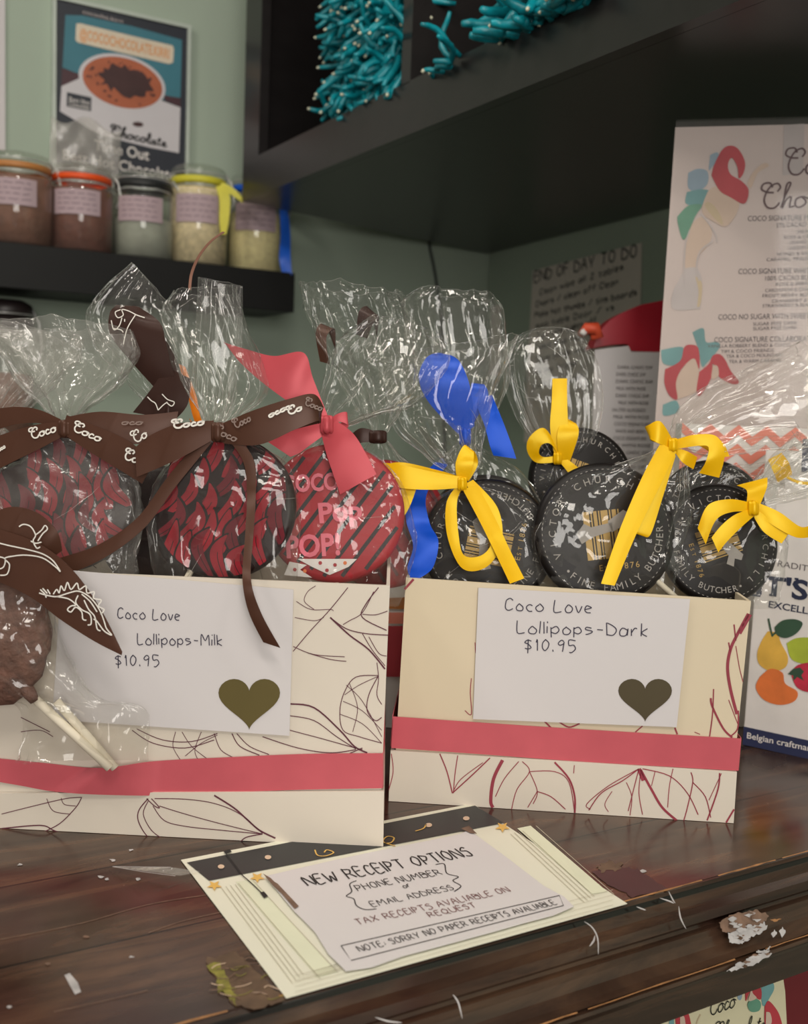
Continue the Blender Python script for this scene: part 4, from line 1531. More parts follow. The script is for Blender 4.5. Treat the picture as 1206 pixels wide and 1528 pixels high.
DG = 0.725
d = Disc(240, 790, 95, DG, yaw=-3, pitch=3)
Lg = lolly('lollipop', 'back row lollipop with tall pointed bag and big looped dark brown dinosaur ribbon', d, None, DG, GA)
c_ = d.body(Lg, 'choc_dark')
d.stick(Lg, -90)
cello(Lg, DG, [(160, 900, 310, 900, 2), (150, 862, 325, 862, 9), (144, 790, 332, 790, 11), (178, 690, 312, 690, 11), (226, 634, 272, 634, 6), (236, 616, 264, 618, 4),
               (196, 580, 282, 584, 9), (146, 520, 292, 528, 13), (134, 462, 270, 474, 12), (196, 392, 248, 446, 7)], 'cellophane_thin', 5, 7, .002)
b_ = bow(Lg, DG - .012, (252, 612, 5, 1), 'satin_dark_brown',
         [[(256, 606, 280, 600, 0), (192, 534, 262, 560, 4), (168, 500, 250, 510, 6), (166, 470, 240, 482, 4), (172, 454, 204, 456, -3)],
          [(172, 454, 204, 456, -3), (176, 480, 232, 486, -7), (200, 530, 262, 540, -7), (250, 600, 274, 596, -3)]],
         [[(250, 548, 286, 566, 3), (226, 584, 282, 604, 4), (200, 616, 262, 628, 3)]])
PG = Plane(at(200, 500, DG - .012 - .008), BACK)
mb = MB()
sketch(mb, PG, [[(180, 462), (172, 466), (176, 474), (184, 470), (182, 462), (192, 464), (204, 470), (216, 474)], [(182, 474), (178, 486), (170, 492), (166, 478)], [(168, 490), (180, 492), (184, 496)], [(202, 470), (190, 490), (184, 514)], [(186, 480), (186, 476)],
                [(220, 592), (226, 598), (232, 602), (236, 612)], [(242, 588), (250, 596), (260, 600), (256, 606), (248, 600)], [(236, 612), (244, 604), (250, 600)]], 1.5, 'ribbon_white_print', .0014)
mb.build('ribbon_print', b_)
mb = MB()
cur = catmull([(283, 432, 0), (286, 408, 0), (298, 384, 3), (316, 364, 6), (337, 350, 8)], 6)
mb.strip([at(x - 2, y, DG) + BACK * z * .001 for x, y, z in cur], [at(x + 2, y + 1, DG) + BACK * z * .001 for x, y, z in cur], 'twig_brown', .0006)
mb.build('ribbon_curl', Lg)

DO = 0.752
d = Disc(312, 790, 90, DO, pitch=3)
Lo = lolly('lollipop', 'back row lollipop tied with thin orange ribbon behind the centre bag', d, None, DO, GA)
d.body(Lo, 'choc_dark')
d.stick(Lo, -90)
cello(Lo, DO, [(250, 900, 372, 900, 2), (238, 862, 388, 862, 8), (228, 790, 398, 790, 9), (262, 700, 358, 700, 9), (294, 656, 328, 656, 5), (300, 644, 320, 646, 4),
               (288, 600, 344, 606, 8), (290, 510, 362, 516, 8), (297, 415, 362, 427, 4)], 'cellophane_thin', 6, 7, .0015)
bow(Lo, DO - .006, (303, 644, 4, 1), 'satin_orange', [], [[(270, 545, 280, 550, 8), (282, 585, 296, 592, 8), (290, 618, 302, 622, 8), (298, 644, 310, 640, 6)], [(296, 640, 302, 648, 6), (286, 626, 292, 640, 8)]])

DE = 0.72
d = Disc(-35, 785, 95, DE, pitch=3)
Le = lolly('lollipop', 'lollipop cut off by the left edge of the photo, behind the fluffy bag', d, None, DE, GA)
d.body(Le, 'choc_dark')
d.stick(Le, -90)
cello(Le, DE, [(-90, 900, 30, 900, 2), (-120, 800, 62, 800, 10), (-100, 700, 50, 700, 10), (-50, 645, 10, 645, 6), (-38, 628, 2, 630, 4), (-60, 596, 50, 604, 10), (-70, 520, 110, 545, 16), (-60, 472, 120, 505, 15)], 'cellophane_milky', 7, 9, .0045)
bow(Le, DE - .006, (-20, 636, 5, 1), 'satin_brown', [], [[(-18, 630, -18, 644, 6), (-60, 640, -55, 660, 6)]])

# front lollipop tucked behind the pink band of the left box
DFr = 0.612
Lf = thing('chocolate_lollipop', at(120, 1150, DFr), 'rough milk chocolate lollipop with dinosaur ribbon, sticks tucked into the pink band', 'lollipop', GA)
mb = MB()
o = at(-18, 950, DFr)
vs, fs = [], []
nu, nv = 56, 32
for i in range(nv + 1):
    ph = math.pi * i / nv
    for j in range(nu):
        th = 2 * math.pi * j / nu
        dirv = RIGHT * (math.sin(ph) * math.cos(th)) + UPV * math.cos(ph) * 1.12 + BACK * (math.sin(ph) * math.sin(th) * .34)
        q = o + dirv * .0385
        rr = 1 + .05 * noise.noise(q * 60) + .05 * noise.noise(q * 240)
        vs.append(o + dirv * .0385 * rr)
for i in range(nv):
    for j in range(nu):
        fs.append((i * nu + j, (i + 1) * nu + j, (i + 1) * nu + (j + 1) % nu, i * nu + (j + 1) % nu))
mb.add(vs, fs, 'choc_milk', True)
mb.build('chocolate_body', Lf)
mb = MB()
mb.tube([at(34, 1020, DFr), at(45, 1036, DFr - .001), at(52, 1046, DFr)], [.005, .0042, .003], 'choc_milk', 10)
mb.build('chocolate_collar', Lf)
for (x0, y0, x1, y1, dz) in ((45, 1036, 164, 1146, 0), (84, 1046, 172, 1146, -.004)):
    mb = MB()
    mb.tube([at(x0, y0, DFr - dz), at(x1, y1, DFr - dz + .008)], .0027, 'paper_stick', 12)
    mb.build('lollipop_stick', Lf)
cello(Lf, DFr, [(24, 1138, 216, 1140, 1.2, -6), (28, 1064, 216, 1058, 3, -3), (-30, 1030, 150, 1040, 8, 0), (-105, 960, 92, 970, 16, 0), (-100, 890, 76, 890, 16, 0), (-60, 838, 40, 842, 9), (-36, 820, 4, 824, 6),
                 (-60, 790, 12, 800, 9), (-130, 720, 0, 740, 12)], 'cellophane_clear', 8, 8, .0028)
b_ = bow(Lf, DFr - .017, (-26, 830, 6, 0), 'satin_brown',
         [[(-30, 780, -30, 838, 0), (10, 757, 14, 806, -1), (52, 764, 40, 818, -2), (82, 792, 58, 828, -3), (88, 822, 60, 842, -6)]],
         [[(-40, 778, -50, 856, 2), (10, 792, 0, 868, 2), (62, 812, 50, 892, 2), (108, 848, 92, 924, 2), (150, 905, 142, 956, 2), (184, 972, 183, 977, 2)]])
PF = Plane(at(100, 880, DFr - .017 - .002), BACK)
mb = MB()
tF = lambda P: [(x * .3533, 740 + y * .3533) for x, y in P]
sketch(mb, PF, [tF(P) for P in (
    [(165, 410), (200, 420), (240, 425), (290, 410), (330, 402), (370, 420), (400, 450), (425, 490), (440, 530), (450, 560), (472, 588), (440, 570), (410, 530), (395, 520)],
    [(170, 395), (190, 415), (195, 430)], [(180, 390), (200, 412)], [(200, 395), (212, 415)],
    [(225, 415), (240, 395), (250, 410), (258, 380), (272, 400), (285, 365), (300, 395), (325, 368), (335, 395), (362, 380), (368, 410), (398, 405), (395, 432), (428, 440), (415, 465), (440, 480), (425, 500)],
    [(240, 425), (290, 435), (320, 460), (300, 465), (285, 480), (300, 490), (320, 470), (345, 490), (350, 520), (365, 525)],
    [(330, 420), (320, 450), (345, 480), (380, 500), (385, 540), (370, 545)], [(355, 440), (375, 480), (400, 510), (410, 560), (425, 570)], [(345, 415), (380, 445), (410, 490)])], 1.9, 'ribbon_white_print', .0024)
sketch(mb, PF, [tF(P) for P in ([(-20, 195), (40, 210), (110, 225), (180, 245), (225, 275), (255, 320), (235, 300), (180, 262), (110, 250), (50, 255), (20, 265), (40, 290), (30, 330), (0, 335)], [(-20, 255), (20, 265), (15, 300), (-10, 310)],
                                [(80, 130), (100, 120), (130, 130), (150, 165), (140, 190), (155, 220), (170, 215)], [(150, 165), (175, 145), (190, 125), (200, 140), (180, 160), (160, 190)], [(130, 190), (150, 200), (175, 195)])], 1.8, 'ribbon_white_print', .0024)
mb.build('ribbon_print', b_)

# ------------------------------------------------------------------ right box: black printed lollipops


def churchill(label, x, y, r, D, spin, yaw, pitch, secs, seed, skin='cellophane_clear', stick=-90, crinkle=.0028, sl=.08):
    d = Disc(x, y, r, D, yaw, pitch, spin)
    root = lolly('lollipop', label, d, None, D, GB)
    c = d.body(root, 'choc_black')
    churchill_print(d, c)
    d.stick(root, stick, sl)
    cello(root, D, secs, skin, seed, 9, crinkle)
    return root


D1 = 0.728
V1 = churchill('black printed lollipop turned sideways under the yellow bow nearest the blue ribbon', 728, 812, 98, D1, 78, -3, 6,
               [(640, 905, 830, 905, 2), (628, 872, 835, 880, 9), (622, 805, 836, 805, 13), (640, 752, 790, 748, 13), (676, 726, 712, 725, 7), (682, 714, 704, 714, 5),
                (640, 686, 718, 690, 10), (592, 640, 724, 642, 18), (572, 585, 738, 590, 22), (566, 540, 776, 502, 20)], 11, 'cellophane_thin')
bow(V1, D1 - .016, (690, 722, 4.5, 2), 'satin_yellow',
    [[(690, 712, 690, 728, 2), (645, 704, 645, 731, 4), (602, 695, 602, 729, 5), (574, 691, 573, 722, 2), (570, 696, 572, 716, -2)],
     [(571, 694, 573, 716, -2), (600, 689, 602, 706, -8), (650, 700, 650, 712, -6), (690, 712, 690, 722, 0)],
     [(694, 722, 706, 716, 2), (724, 762, 742, 758, 4), (733, 806, 748, 808, 5), (718, 828, 726, 845, 5), (692, 828, 690, 848, 4), (684, 796, 668, 802, 2), (682, 750, 666, 752, 0), (690, 728, 682, 724, 1)],
     [(682, 716, 700, 716, 1), (680, 690, 706, 690, 3), (694, 664, 708, 674, 0), (706, 688, 714, 692, -4), (694, 716, 700, 718, -2)]],
    [[(600, 726, 622, 728, -2), (584, 765, 606, 766, 0), (566, 795, 574, 800, 1), (551, 812, 552, 818, 1)],
     [(690, 730, 712, 724, 3), (716, 780, 738, 774, 6), (740, 830, 760, 822, 10), (758, 869, 779, 861, 14)]])

D2 = 0.712
V2 = churchill('large upright black printed lollipop with the longest yellow ribbon tail, centre front', 902, 796, 106, D2, 6, 3, 5,
               [(830, 905, 985, 910, 2), (806, 870, 1002, 888, 9), (796, 795, 1022, 805, 12), (840, 722, 1030, 748, 12), (955, 682, 1024, 696, 8), (994, 656, 1018, 674, 5),
                (1006, 622, 1062, 682, 10), (1050, 580, 1148, 672, 15), (1110, 552, 1228, 664, 16), (1190, 510, 1270, 645, 14)], 12, 'cellophane_thin', stick=-42, sl=.022)
bow(V2, D2 - .015, (1004, 664, 4.5, 2), 'satin_yellow',
    [[(1004, 658, 1000, 670, 1), (984, 630, 980, 662, 4), (968, 634, 970, 656, 2), (966, 640, 976, 658, -3), (996, 660, 1000, 668, -2)],
     [(1008, 656, 1010, 670, 1), (1036, 649, 1038, 666, 4), (1066, 652, 1054, 668, 5), (1078, 678, 1050, 690, 5), (1072, 713, 1042, 706, 2)],
     [(1010, 658, 1010, 668, -2), (1040, 650, 1044, 664, -5), (1078, 655, 1072, 680, -6), (1094, 680, 1082, 682, -7)],
     [(1010, 668, 1008, 676, 0), (1026, 674, 1018, 690, 1), (1042, 682, 1036, 700, -2)]],
    [[(984, 662, 1008, 674, 3), (956, 712, 984, 722, 5), (922, 788, 946, 796, 8), (892, 869, 912, 872, 12)],
     [(992, 676, 1008, 680, 1), (972, 736, 988, 742, 2), (944, 786, 970, 796, 3), (930, 790, 960, 800, 2)]])

D3 = 0.79
V3 = churchill('black printed lollipop at the back, round topped bag, upright yellow ribbon end', 866, 716, 78, D3, -20, 3, 4,
               [(800, 880, 940, 880, 2), (786, 830, 958, 830, 8), (790, 742, 946, 742, 11), (806, 706, 890, 706, 10), (822, 688, 846, 690, 5),
                (792, 656, 880, 664, 9), (756, 594, 900, 604, 12), (750, 536, 892, 540, 11), (772, 500, 868, 500, 7), (806, 489, 838, 489, 2)], 13, 'cellophane_thin', crinkle=.0018)
bow(V3, D3 - .011, (832, 684, 4.5, 1), 'satin_yellow',
    [[(836, 676, 838, 690, 1), (812, 640, 822, 664, 4), (790, 652, 808, 664, 4), (786, 672, 804, 676, 2), (800, 690, 812, 682, 0), (830, 690, 830, 680, 0)],
     [(834, 690, 850, 690, 1), (830, 650, 862, 648, 5), (840, 622, 858, 632, 2), (844, 640, 854, 644, -3)]],
    [[(823, 566, 845, 566, 5), (822, 600, 845, 600, 5), (820, 640, 846, 640, 4), (828, 684, 842, 688, 1)],
     [(832, 686, 842, 682, 1), (846, 704, 862, 698, 3), (858, 722, 878, 714, 3)]])

D4 = 0.785
V4 = churchill('black printed lollipop behind, between the two yellow bows at the right', 1062, 772, 86, D4, -12, 4, 4,
               [(1000, 890, 1126, 900, 2), (980, 850, 1142, 858, 8), (978, 775, 1156, 785, 11), (1030, 702, 1166, 722, 11), (1128, 692, 1170, 728, 6), (1152, 690, 1172, 714, 4),
                (1176, 670, 1214, 732, 9), (1216, 652, 1250, 742, 11), (1244, 645, 1266, 746, 10)], 14, 'cellophane_thin')
bow(V4, D4 - .009, (1162, 702, 4, 1), 'satin_yellow', [[(1144, 686, 1164, 676, 3), (1152, 706, 1174, 690, 4), (1160, 720, 1182, 708, 1)]], [[(1160, 700, 1166, 710, 1), (1186, 716, 1190, 722, 2), (1216, 720, 1216, 724, 2)]])

D5 = 0.722
V5 = churchill('black printed lollipop at the right end of the box with lettering turned sideways', 1072, 812, 90, D5, -72, 4, 5,
               [(985, 905, 1150, 910, 2), (978, 868, 1164, 888, 8), (980, 805, 1172, 822, 12), (1030, 758, 1168, 782, 12), (1100, 748, 1144, 766, 7), (1114, 742, 1136, 758, 5),
                (1130, 712, 1180, 748, 9), (1152, 682, 1240, 742, 13), (1190, 645, 1290, 745, 12)], 15, 'cellophane_thin')
bow(V5, D5 - .016, (1124, 758, 5, 2), 'satin_yellow',
    [[(1120, 750, 1122, 764, 1), (1086, 745, 1090, 764, 4), (1054, 754, 1066, 776, 4), (1040, 788, 1052, 812, 2)],
     [(1118, 760, 1124, 770, 2), (1094, 768, 1104, 786, 4), (1074, 784, 1084, 806, 4), (1060, 802, 1070, 824, 3)],
     [(1130, 750, 1128, 766, 1), (1160, 764, 1154, 786, 4), (1192, 786, 1186, 802, 4), (1216, 780, 1216, 800, 0)],
     [(1114, 752, 1134, 754, 0), (1116, 732, 1146, 728, -2), (1104, 724, 1150, 712, -6)]],
    [[(1126, 758, 1124, 772, 2), (1148, 776, 1138, 794, 3), (1176, 794, 1164, 811, 3)]])

DBl = 0.762
d = Disc(725, 800, 92, DBl, pitch=4)
Lbl = lolly('lollipop', 'dark lollipop hidden behind yellow bow, tied with a broad royal blue satin ribbon', d, None, DBl, GB)
c_ = d.body(Lbl, 'choc_black')
churchill_print(d, c_)
d.stick(Lbl, -90)
cello(Lbl, DBl, [(645, 900, 790, 900, 2), (626, 862, 812, 862, 9), (612, 790, 826, 790, 11), (640, 706, 778, 706, 11), (676, 668, 718, 668, 6), (684, 654, 708, 654, 4),
                  (652, 604, 744, 612, 10), (612, 530, 762, 560, 18), (600, 452, 752, 478, 20), (622, 432, 738, 444, 18)], 'cellophane_thin', 16, 8, .003)
bow(Lbl, DBl - .014, (694, 652, 6, 0), 'satin_blue',
    [[(688, 652, 708, 636, 1), (640, 602, 705, 604, 5), (625, 566, 698, 570, 8), (636, 536, 684, 540, 6), (658, 527, 668, 530, 0), (664, 540, 690, 548, -5), (680, 600, 702, 610, -5)],
     [(696, 646, 708, 630, 0), (702, 590, 728, 592, 3), (704, 572, 722, 574, 1), (712, 580, 734, 598, -4)]],
    [[(706, 596, 734, 590, 2), (722, 634, 750, 630, 4), (730, 664, 762, 662, 4), (736, 680, 770, 685, 3)],
     [(650, 690, 668, 694, 4), (610, 734, 636, 738, 20), (606, 775, 640, 780, 26), (616, 812, 652, 806, 34), (608, 842, 644, 842, 40), (613, 861, 624, 858, 42)]])

# ------------------------------------------------------------------ overhead cabinet
zc1 = 1.12
cdir = rdir
fl = cabA
endv = cabB - cabA
LC = 1.75
cabinet = thing('overhead_cabinet', (cabA + cabB) / 2, 'black open fronted overhead cabinet hanging over the counter, teal garlands inside', 'cabinet')
fdir = (onz(1010, 53, ZB) - cabA)
fdir.z = 0
fdir.normalize()
bk = cabB - rn * 0.004
t = 0.022
FN = V((-fdir.y, fdir.x, 0))
if FN.dot(V((1, 0, 0))) < 0:
    FN = -FN                                   # into the cabinet
z = V((0, 0, 1))
f1, b1 = cabA + fdir * LC, bk + rdir * LC


def prism(mb, foot, z0, z1, m):
    pts = [V((p.x, p.y, z0)) for p in foot] + [V((p.x, p.y, z1)) for p in foot]
    mb.hexa(pts, m)


mb = MB()
prism(mb, [cabA, bk, b1, f1], ZB, ZB + 0.02, 'black_laminate')
mb.build('cabinet_base', cabinet)
mb = MB()
prism(mb, [cabA, bk, b1, f1], zc1 - 0.02, zc1, 'black_laminate')
mb.build('cabinet_top', cabinet)
mb = MB()
prism(mb, [cabA + FN * .001, bk, bk + rdir * t, cabA + FN * .001 + fdir * t], ZB + 0.02, zc1 - .02, 'black_laminate')
mb.build('end_panel', cabinet)
mb = MB()
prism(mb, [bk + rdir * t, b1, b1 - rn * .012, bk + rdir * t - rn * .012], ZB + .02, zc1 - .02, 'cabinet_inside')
mb.build('back_panel', cabinet)
pf = Plane(cabA, FN)
rail = (pf.px(402, 233).z, pf.px(880, 0).z)
ZR = rail[0]
mb = MB()
q = cabA - FN * .016
prism(mb, [q, q + FN * .0155, q + FN * .0155 + fdir * LC, q + fdir * LC], ZB, ZR, 'black_laminate')
mb.build('front_rail', cabinet)
xs = (pf.px(403, 100) - cabA).dot(fdir)
mb = MB()
prism(mb, [q, q + FN * .0155, q + FN * .0155 + fdir * xs, q + fdir * xs], ZR, zc1, 'black_laminate')
mb.build('front_stile', cabinet)
d0, d1 = (pf.px(618, 60) - cabA).dot(fdir), (pf.px(632, 60) - cabA).dot(fdir)
mb = MB()
prism(mb, [q + fdir * d0, q + fdir * d0 + FN * .25, q + fdir * d1 + FN * .25, q + fdir * d1], ZR - .002, zc1 - .02, 'black_laminate')
mb.build('divider', cabinet)
mb = MB()
zi = ZR - 0.012
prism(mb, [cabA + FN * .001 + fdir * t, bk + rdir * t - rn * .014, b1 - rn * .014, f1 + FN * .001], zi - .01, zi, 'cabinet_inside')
mb.build('inner_shelf', cabinet)


def garland(label, outline, depth, n, seed, r=.0040):
    """mass of forked coral-like strands with pale bead tips"""
    rnd = random.Random(seed)
    pl = Plane(cabA + FN * depth, FN)
    mb = MB()
    xs_ = [p[0] for p in outline]
    ys_ = [p[1] for p in outline]

    def inside(x, y):
        c = False
        k = len(outline)
        for i in range(k):
            (x1, y1), (x2, y2) = outline[i], outline[(i + 1) % k]
            if (y1 > y) != (y2 > y) and x < (x2 - x1) * (y - y1) / (y2 - y1) + x1:
                c = not c
        return c
    done = 0
    while done < n:
        x, y = rnd.uniform(min(xs_), max(xs_)), rnd.uniform(min(ys_), max(ys_))
        if not inside(x, y):
            continue
        done += 1
        off = rnd.uniform(0, .05)
        p = pl.px(x, y, off)
        dr = (fdir * rnd.uniform(-1, 1) + z * rnd.uniform(-1.1, .3) - FN * rnd.uniform(-.2, .7)).normalized()
        pts = [p]
        for k in range(6):
            dr = (dr + V((rnd.uniform(-.4, .4), rnd.uniform(-.4, .4), rnd.uniform(-.4, .35)))).normalized()
            pts.append(pts[-1] + dr * .010)
        pts = [V((a.x, a.y, max(a.z, zi + r))) for a in pts]
        mb.tube(pts, [r * .8, r, r * 1.05, r, r * .95, r * .85, r * .6], 'teal_bead', 7)
        if rnd.random() < .35:
            mb.tube([pts[-1] + dr * .0003, pts[-1] + dr * .004], [.0022, .0016], 'teal_tip', 6)
    o = mb.build('coral_garland')
    tag(o, label, 'garland', 'teal garlands in the overhead cabinet')


garland('teal coral like garland spilling down in the first cabinet bay, left of the divider',
        [(525, -60), (618, -60), (618, 110), (590, 130), (540, 160), (500, 185), (512, 140), (530, 90), (516, 50)], .05, 620, 4)
garland('teal coral like garland bunched on the rail in the bay right of the divider',
        [(748, 36), (770, 8), (810, -30), (910, -60), (915, -10), (870, -4), (820, 14), (765, 44)], .03, 150, 5, .0055)
garland('small single tuft of teal garland just right of the divider',
        [(664, 88), (690, 82), (694, 96), (668, 98)], .02, 10, 6, .0035)

# cable in the corner, on the left wall
mb = MB()
cur = catmull([(640, 352), (642, 372), (648, 400), (654, 440), (660, 500), (664, 700)], 5)
mb.tube([WL.px(x, y, .004) for x, y in cur], .0028, 'cable_black', 8)
tag(mb.build('wall_cable'), 'thin dark cable hanging down the green wall below the cabinet', 'cable')

# ------------------------------------------------------------------ jar shelf and jars
SD = 0.16
zs = WL.px(300, 385).z
SHY = YW - SD
shelfpl = Plane((0, SHY, 0), (0, -1, 0))
zt = shelfpl.px(250, 387).z
zb_ = shelfpl.px(250, 450).z
xe = shelfpl.px(440, 425).x
mb = MB()
mb.aabb((-0.6, SHY, zb_), (xe, YW - .0005, zt), 'shelf_black')
tag(mb.build('wall_shelf', None, .001), 'long black wall shelf carrying the row of clip top jars', 'shelf')


def jar(label, x, ypx_top, r, h, content, gasket, fillh, seed, group='clip top jars on the black shelf', zbase=None, lid='jar_glass', lab=True, yoff=.0):
    yc = YW - SD * .5 + yoff
    pl = Plane((0, yc, 0), (0, -1, 0))
    z0 = zt if zbase is None else zbase
    cxx = pl.px(x, ypx_top).x
    o = V((cxx, yc, z0 + .0003))
    root = thing('storage_jar', o, label, 'jar', group)
    hb = h * .80
    mb = MB()
    mb.lathe([(0, 0), (r * .9, 0), (r, .004), (r, hb * .86), (r * .9, hb * .96), (r * .86, hb), (r * .84, hb)], o, 'jar_glass', 40)
    mb.build('glass_body', root)
    mb = MB()
    mb.lathe([(0, .0065), (r * .95, .0075), (r * .95, hb * fillh), (r * .6, hb * fillh + .004), (0, hb * fillh + .005)], o, content, 36)
    mb.build('contents', root)
    mb = MB()
    mb.lathe([(r * .80, hb + .001), (r * .92, hb + .001), (r * .93, hb + h * .035), (r * .93, hb + h * .07), (r * .80, hb + h * .07)], o, gasket, 40)
    mb.build('rubber_gasket', root)
    mb = MB()
    mb.lathe([(r * .80, hb + h * .07), (r * .93, hb + h * .07), (r * .95, hb + h * .13), (r * .88, hb + h * .17), (r * .60, h), (0, h)], o, lid, 40)
    mb.build('jar_lid', root)
    mb = MB()
    for sx in (1,):
        e = V((1, -.25, 0)).normalized()
        f = V((.25, 1, 0)).normalized()
        p0 = o + e * r * 1.0
        for q in (-.006, .006):
            mb.tube([p0 + f * q + z * (hb + h * .14) - e * .004, p0 + f * q + e * .006 + z * (hb + h * .05), p0 + f * q + e * .011 + z * (hb - h * .12), p0 + f * q + e * .004 + z * (hb - h * .22)], .0017, 'wire_steel', 6)
        mb.tube([p0 + f * -.006 + e * .004 + z * (hb - h * .22), p0 + f * .006 + e * .004 + z * (hb - h * .22)], .0017, 'wire_steel', 6)
    ring = [o + V((math.cos(a) * r * .945, math.sin(a) * r * .945, hb + h * .10)) for a in [k * math.pi / 16 for k in range(33)]]
    mb.tube(ring, .0010, 'wire_steel', 6, False)
    ring = [o + V((math.cos(a) * r * .905, math.sin(a) * r * .905, hb - h * .02)) for a in [k * math.pi / 16 for k in range(33)]]
    mb.tube(ring, .0010, 'wire_steel', 6, False)
    mb.build('wire_clasp', root)
    if lab:
        mb = MB()
        rl = r * 1.006
        c0 = math.radians(-112)
        vs, fs = [], []
        n = 12
        for k in range(n + 1):
            a = c0 + (k / n - .5) * math.radians(88)
            for zz in (hb * .52, hb * .86):
                vs.append(o + V((math.cos(a) * rl, math.sin(a) * rl, zz)))
        fs = [(2 * k, 2 * k + 2, 2 * k + 3, 2 * k + 1) for k in range(n)]
        mb.add(vs, fs, 'label_pink', True)
        rnd = random.Random(seed)
        rl2 = rl + .0004
        for row in range(4):
            zz = hb * (.80 - row * .07)
            a = c0 - math.radians(34)
            while a < c0 + math.radians(30):
                da = math.radians(rnd.uniform(6, 16))
                arc = [o + V((math.cos(a + da * t / 3) * rl2, math.sin(a + da * t / 3) * rl2, zz + rnd.uniform(-.0008, .0008))) for t in range(4)]
                nn = V((math.cos(a), math.sin(a), 0))
                mb.line(arc, .0013, nn, 'label_ink')
                a += da + math.radians(4)
        mb.build('paper_label', root)
    return root


JR, JH = 0.0505, 0.174
jar('clip top jar of cocoa with tan seal, leftmost on the shelf', 26, 300, JR * 1.08, JH * .84, 'cocoa', 'gasket_tan', .92, 1)
jar('clip top jar of cocoa with bright orange seal', 122, 310, JR, JH * .82, 'cocoa_dark', 'gasket_orange', .90, 2)
jar('clip top jar of pale grey powder with black seal', 214, 320, JR, JH * .84, 'grey_powder', 'gasket_black', .58, 3)
j4 = jar('clip top jar of beige flakes with yellow seal and trailing yellow ribbon', 296, 330, JR * .98, JH * .98, 'beige_flakes', 'gasket_yellow', .95, 4)
j5 = jar('clip top jar of cream flakes with blue seal, rightmost by the cabinet', 382, 340, JR, JH * 1.0, 'cream_flakes', 'plastic_blue', .76, 5, yoff=.018)
mb = MB()
DJ = (j4.location - CAM).dot(-BACK) - .045
rib(mb, DJ, [(322, 278, 338, 276, 0), (328, 300, 344, 298, 3), (328, 330, 342, 330, 3), (330, 350, 338, 350, 2)], 'gasket_yellow')
rib(mb, DJ, [(326, 280, 332, 272, 0), (344, 290, 350, 282, 0), (362, 302, 366, 298, -4)], 'gasket_yellow')
mb.build('yellow_ribbon', j4)
mb = MB()
DJ = (j5.location - CAM).dot(-BACK)
rib(mb, DJ, [(412, 290, 420, 290, 10), (420, 322, 432, 320, 30), (424, 360, 438, 360, 50), (424, 400, 440, 396, 70), (428, 420, 442, 424, 70)], 'plastic_blue')
mb.build('blue_ribbon', j5)
# lower shelf with a dark lidded jar at the left edge
zlow = zb_ - .24
mb = MB()
mb.aabb((-0.6, SHY, zlow - .02), (0.3, YW - .0005, zlow), 'shelf_black')
tag(mb.build('lower_shelf'), 'lower black wall shelf behind the bags at far left', 'shelf')
pl = Plane((0, YW - SD * .5, 0), (0, -1, 0))
ztl = pl.px(10, 448).z
jar('round jar with dark lid on the lower shelf, behind the fluffy bag at far left', 8, 470, .045, ztl - zlow, 'cocoa', 'dark_lid', .6, 9, zbase=zlow, lid='dark_lid', group=None, lab=False)

# clear bag standing behind the jars
mb = MB()
pl = Plane((0, YW - .028, 0), (0, -1, 0))
vs, fs = [], []
NX, NY = 24, 24
for i in range(NX + 1):
    for j in range(NY + 1):
        s_, t_ = i / NX, j / NY
        x = 70 + s_ * 105 + 6 * t_
        y = 330 - t_ * (158 - 20 * s_) + 8 * math.sin(s_ * 9) * t_
        vs.append(pl.px(x, y, .004 + .006 * noise.noise(V((s_ * 5, t_ * 5, 2))) + .008 * t_))
for i in range(NX):
    for j in range(NY):
        a = i * (NY + 1) + j
        fs.append((a, a + NY + 1, a + NY + 2, a + 1))
mb.add(vs, fs, 'bag_cloudy', True)
o = mb.build('empty_bag')
so = o.modifiers.new('film', 'SOLIDIFY')
so.thickness = .0006
tag(o, 'empty clear plastic bag standing behind the jars, in front of the framed poster', 'plastic bag')

# ------------------------------------------------------------------ framed hot chocolate poster
PW = Plane((0, YW - .012, 0), (0, -1, 0))
pTL, pTR, pBR, pBL = (84, -8), (290, 40), (276, 300), (72, 262)
root = thing('wall_poster', WL.px(180, 270), 'framed dark poster showing a cup of hot chocolate on teal, hung above the jars', 'poster')
A, B, C_, D_ = (PW.px(*p) for p in (pTL, pTR, pBR, pBL))
x0, x1 = (A.x + D_.x) / 2, (B.x + C_.x) / 2
zt_, zb2 = (A.z + B.z) / 2, (C_.z + D_.z) / 2
mb = MB()
fw = .006
for lo, hi in (((x0, zt_ - fw), (x1, zt_)), ((x0, zb2), (x1, zb2 + fw)), ((x0, zb2 + fw), (x0 + fw, zt_ - fw)), ((x1 - fw, zb2 + fw), (x1, zt_ - fw))):
    mb.aabb((lo[0], YW - .014, lo[1]), (hi[0], YW - .0005, hi[1]), 'frame_white')
mb.build('poster_frame', root)
mb = MB()
mb.aabb((x0 + fw, YW - .010, zb2 + fw), (x1 - fw, YW - .0006, zt_ - fw), 'poster_dark')
PP = Plane((0, YW - .0102, 0), (0, -1, 0))
cr = lambda P: [(x * .3731, y * .3731) for x, y in P]           # coordinates read off a close look
fill(mb, PP, cr([(262, 60), (330, 62), (530, 105), (728, 160), (722, 390), (650, 400), (300, 290), (250, 270)]), 'poster_teal', .0004)
fill(mb, PP, cr([(248, 272), (330, 300), (330, 330), (245, 345)]), 'poster_maroon', .0006)
fill(mb, PP, cr([(650, 380), (722, 392), (722, 430), (660, 400)]), 'poster_maroon', .0006)
fill(mb, PP, cr([(246, 345), (320, 312), (420, 400), (560, 440), (640, 400), (722, 430), (716, 612), (600, 590), (400, 540), (240, 445)]), 'poster_cup', .0008)
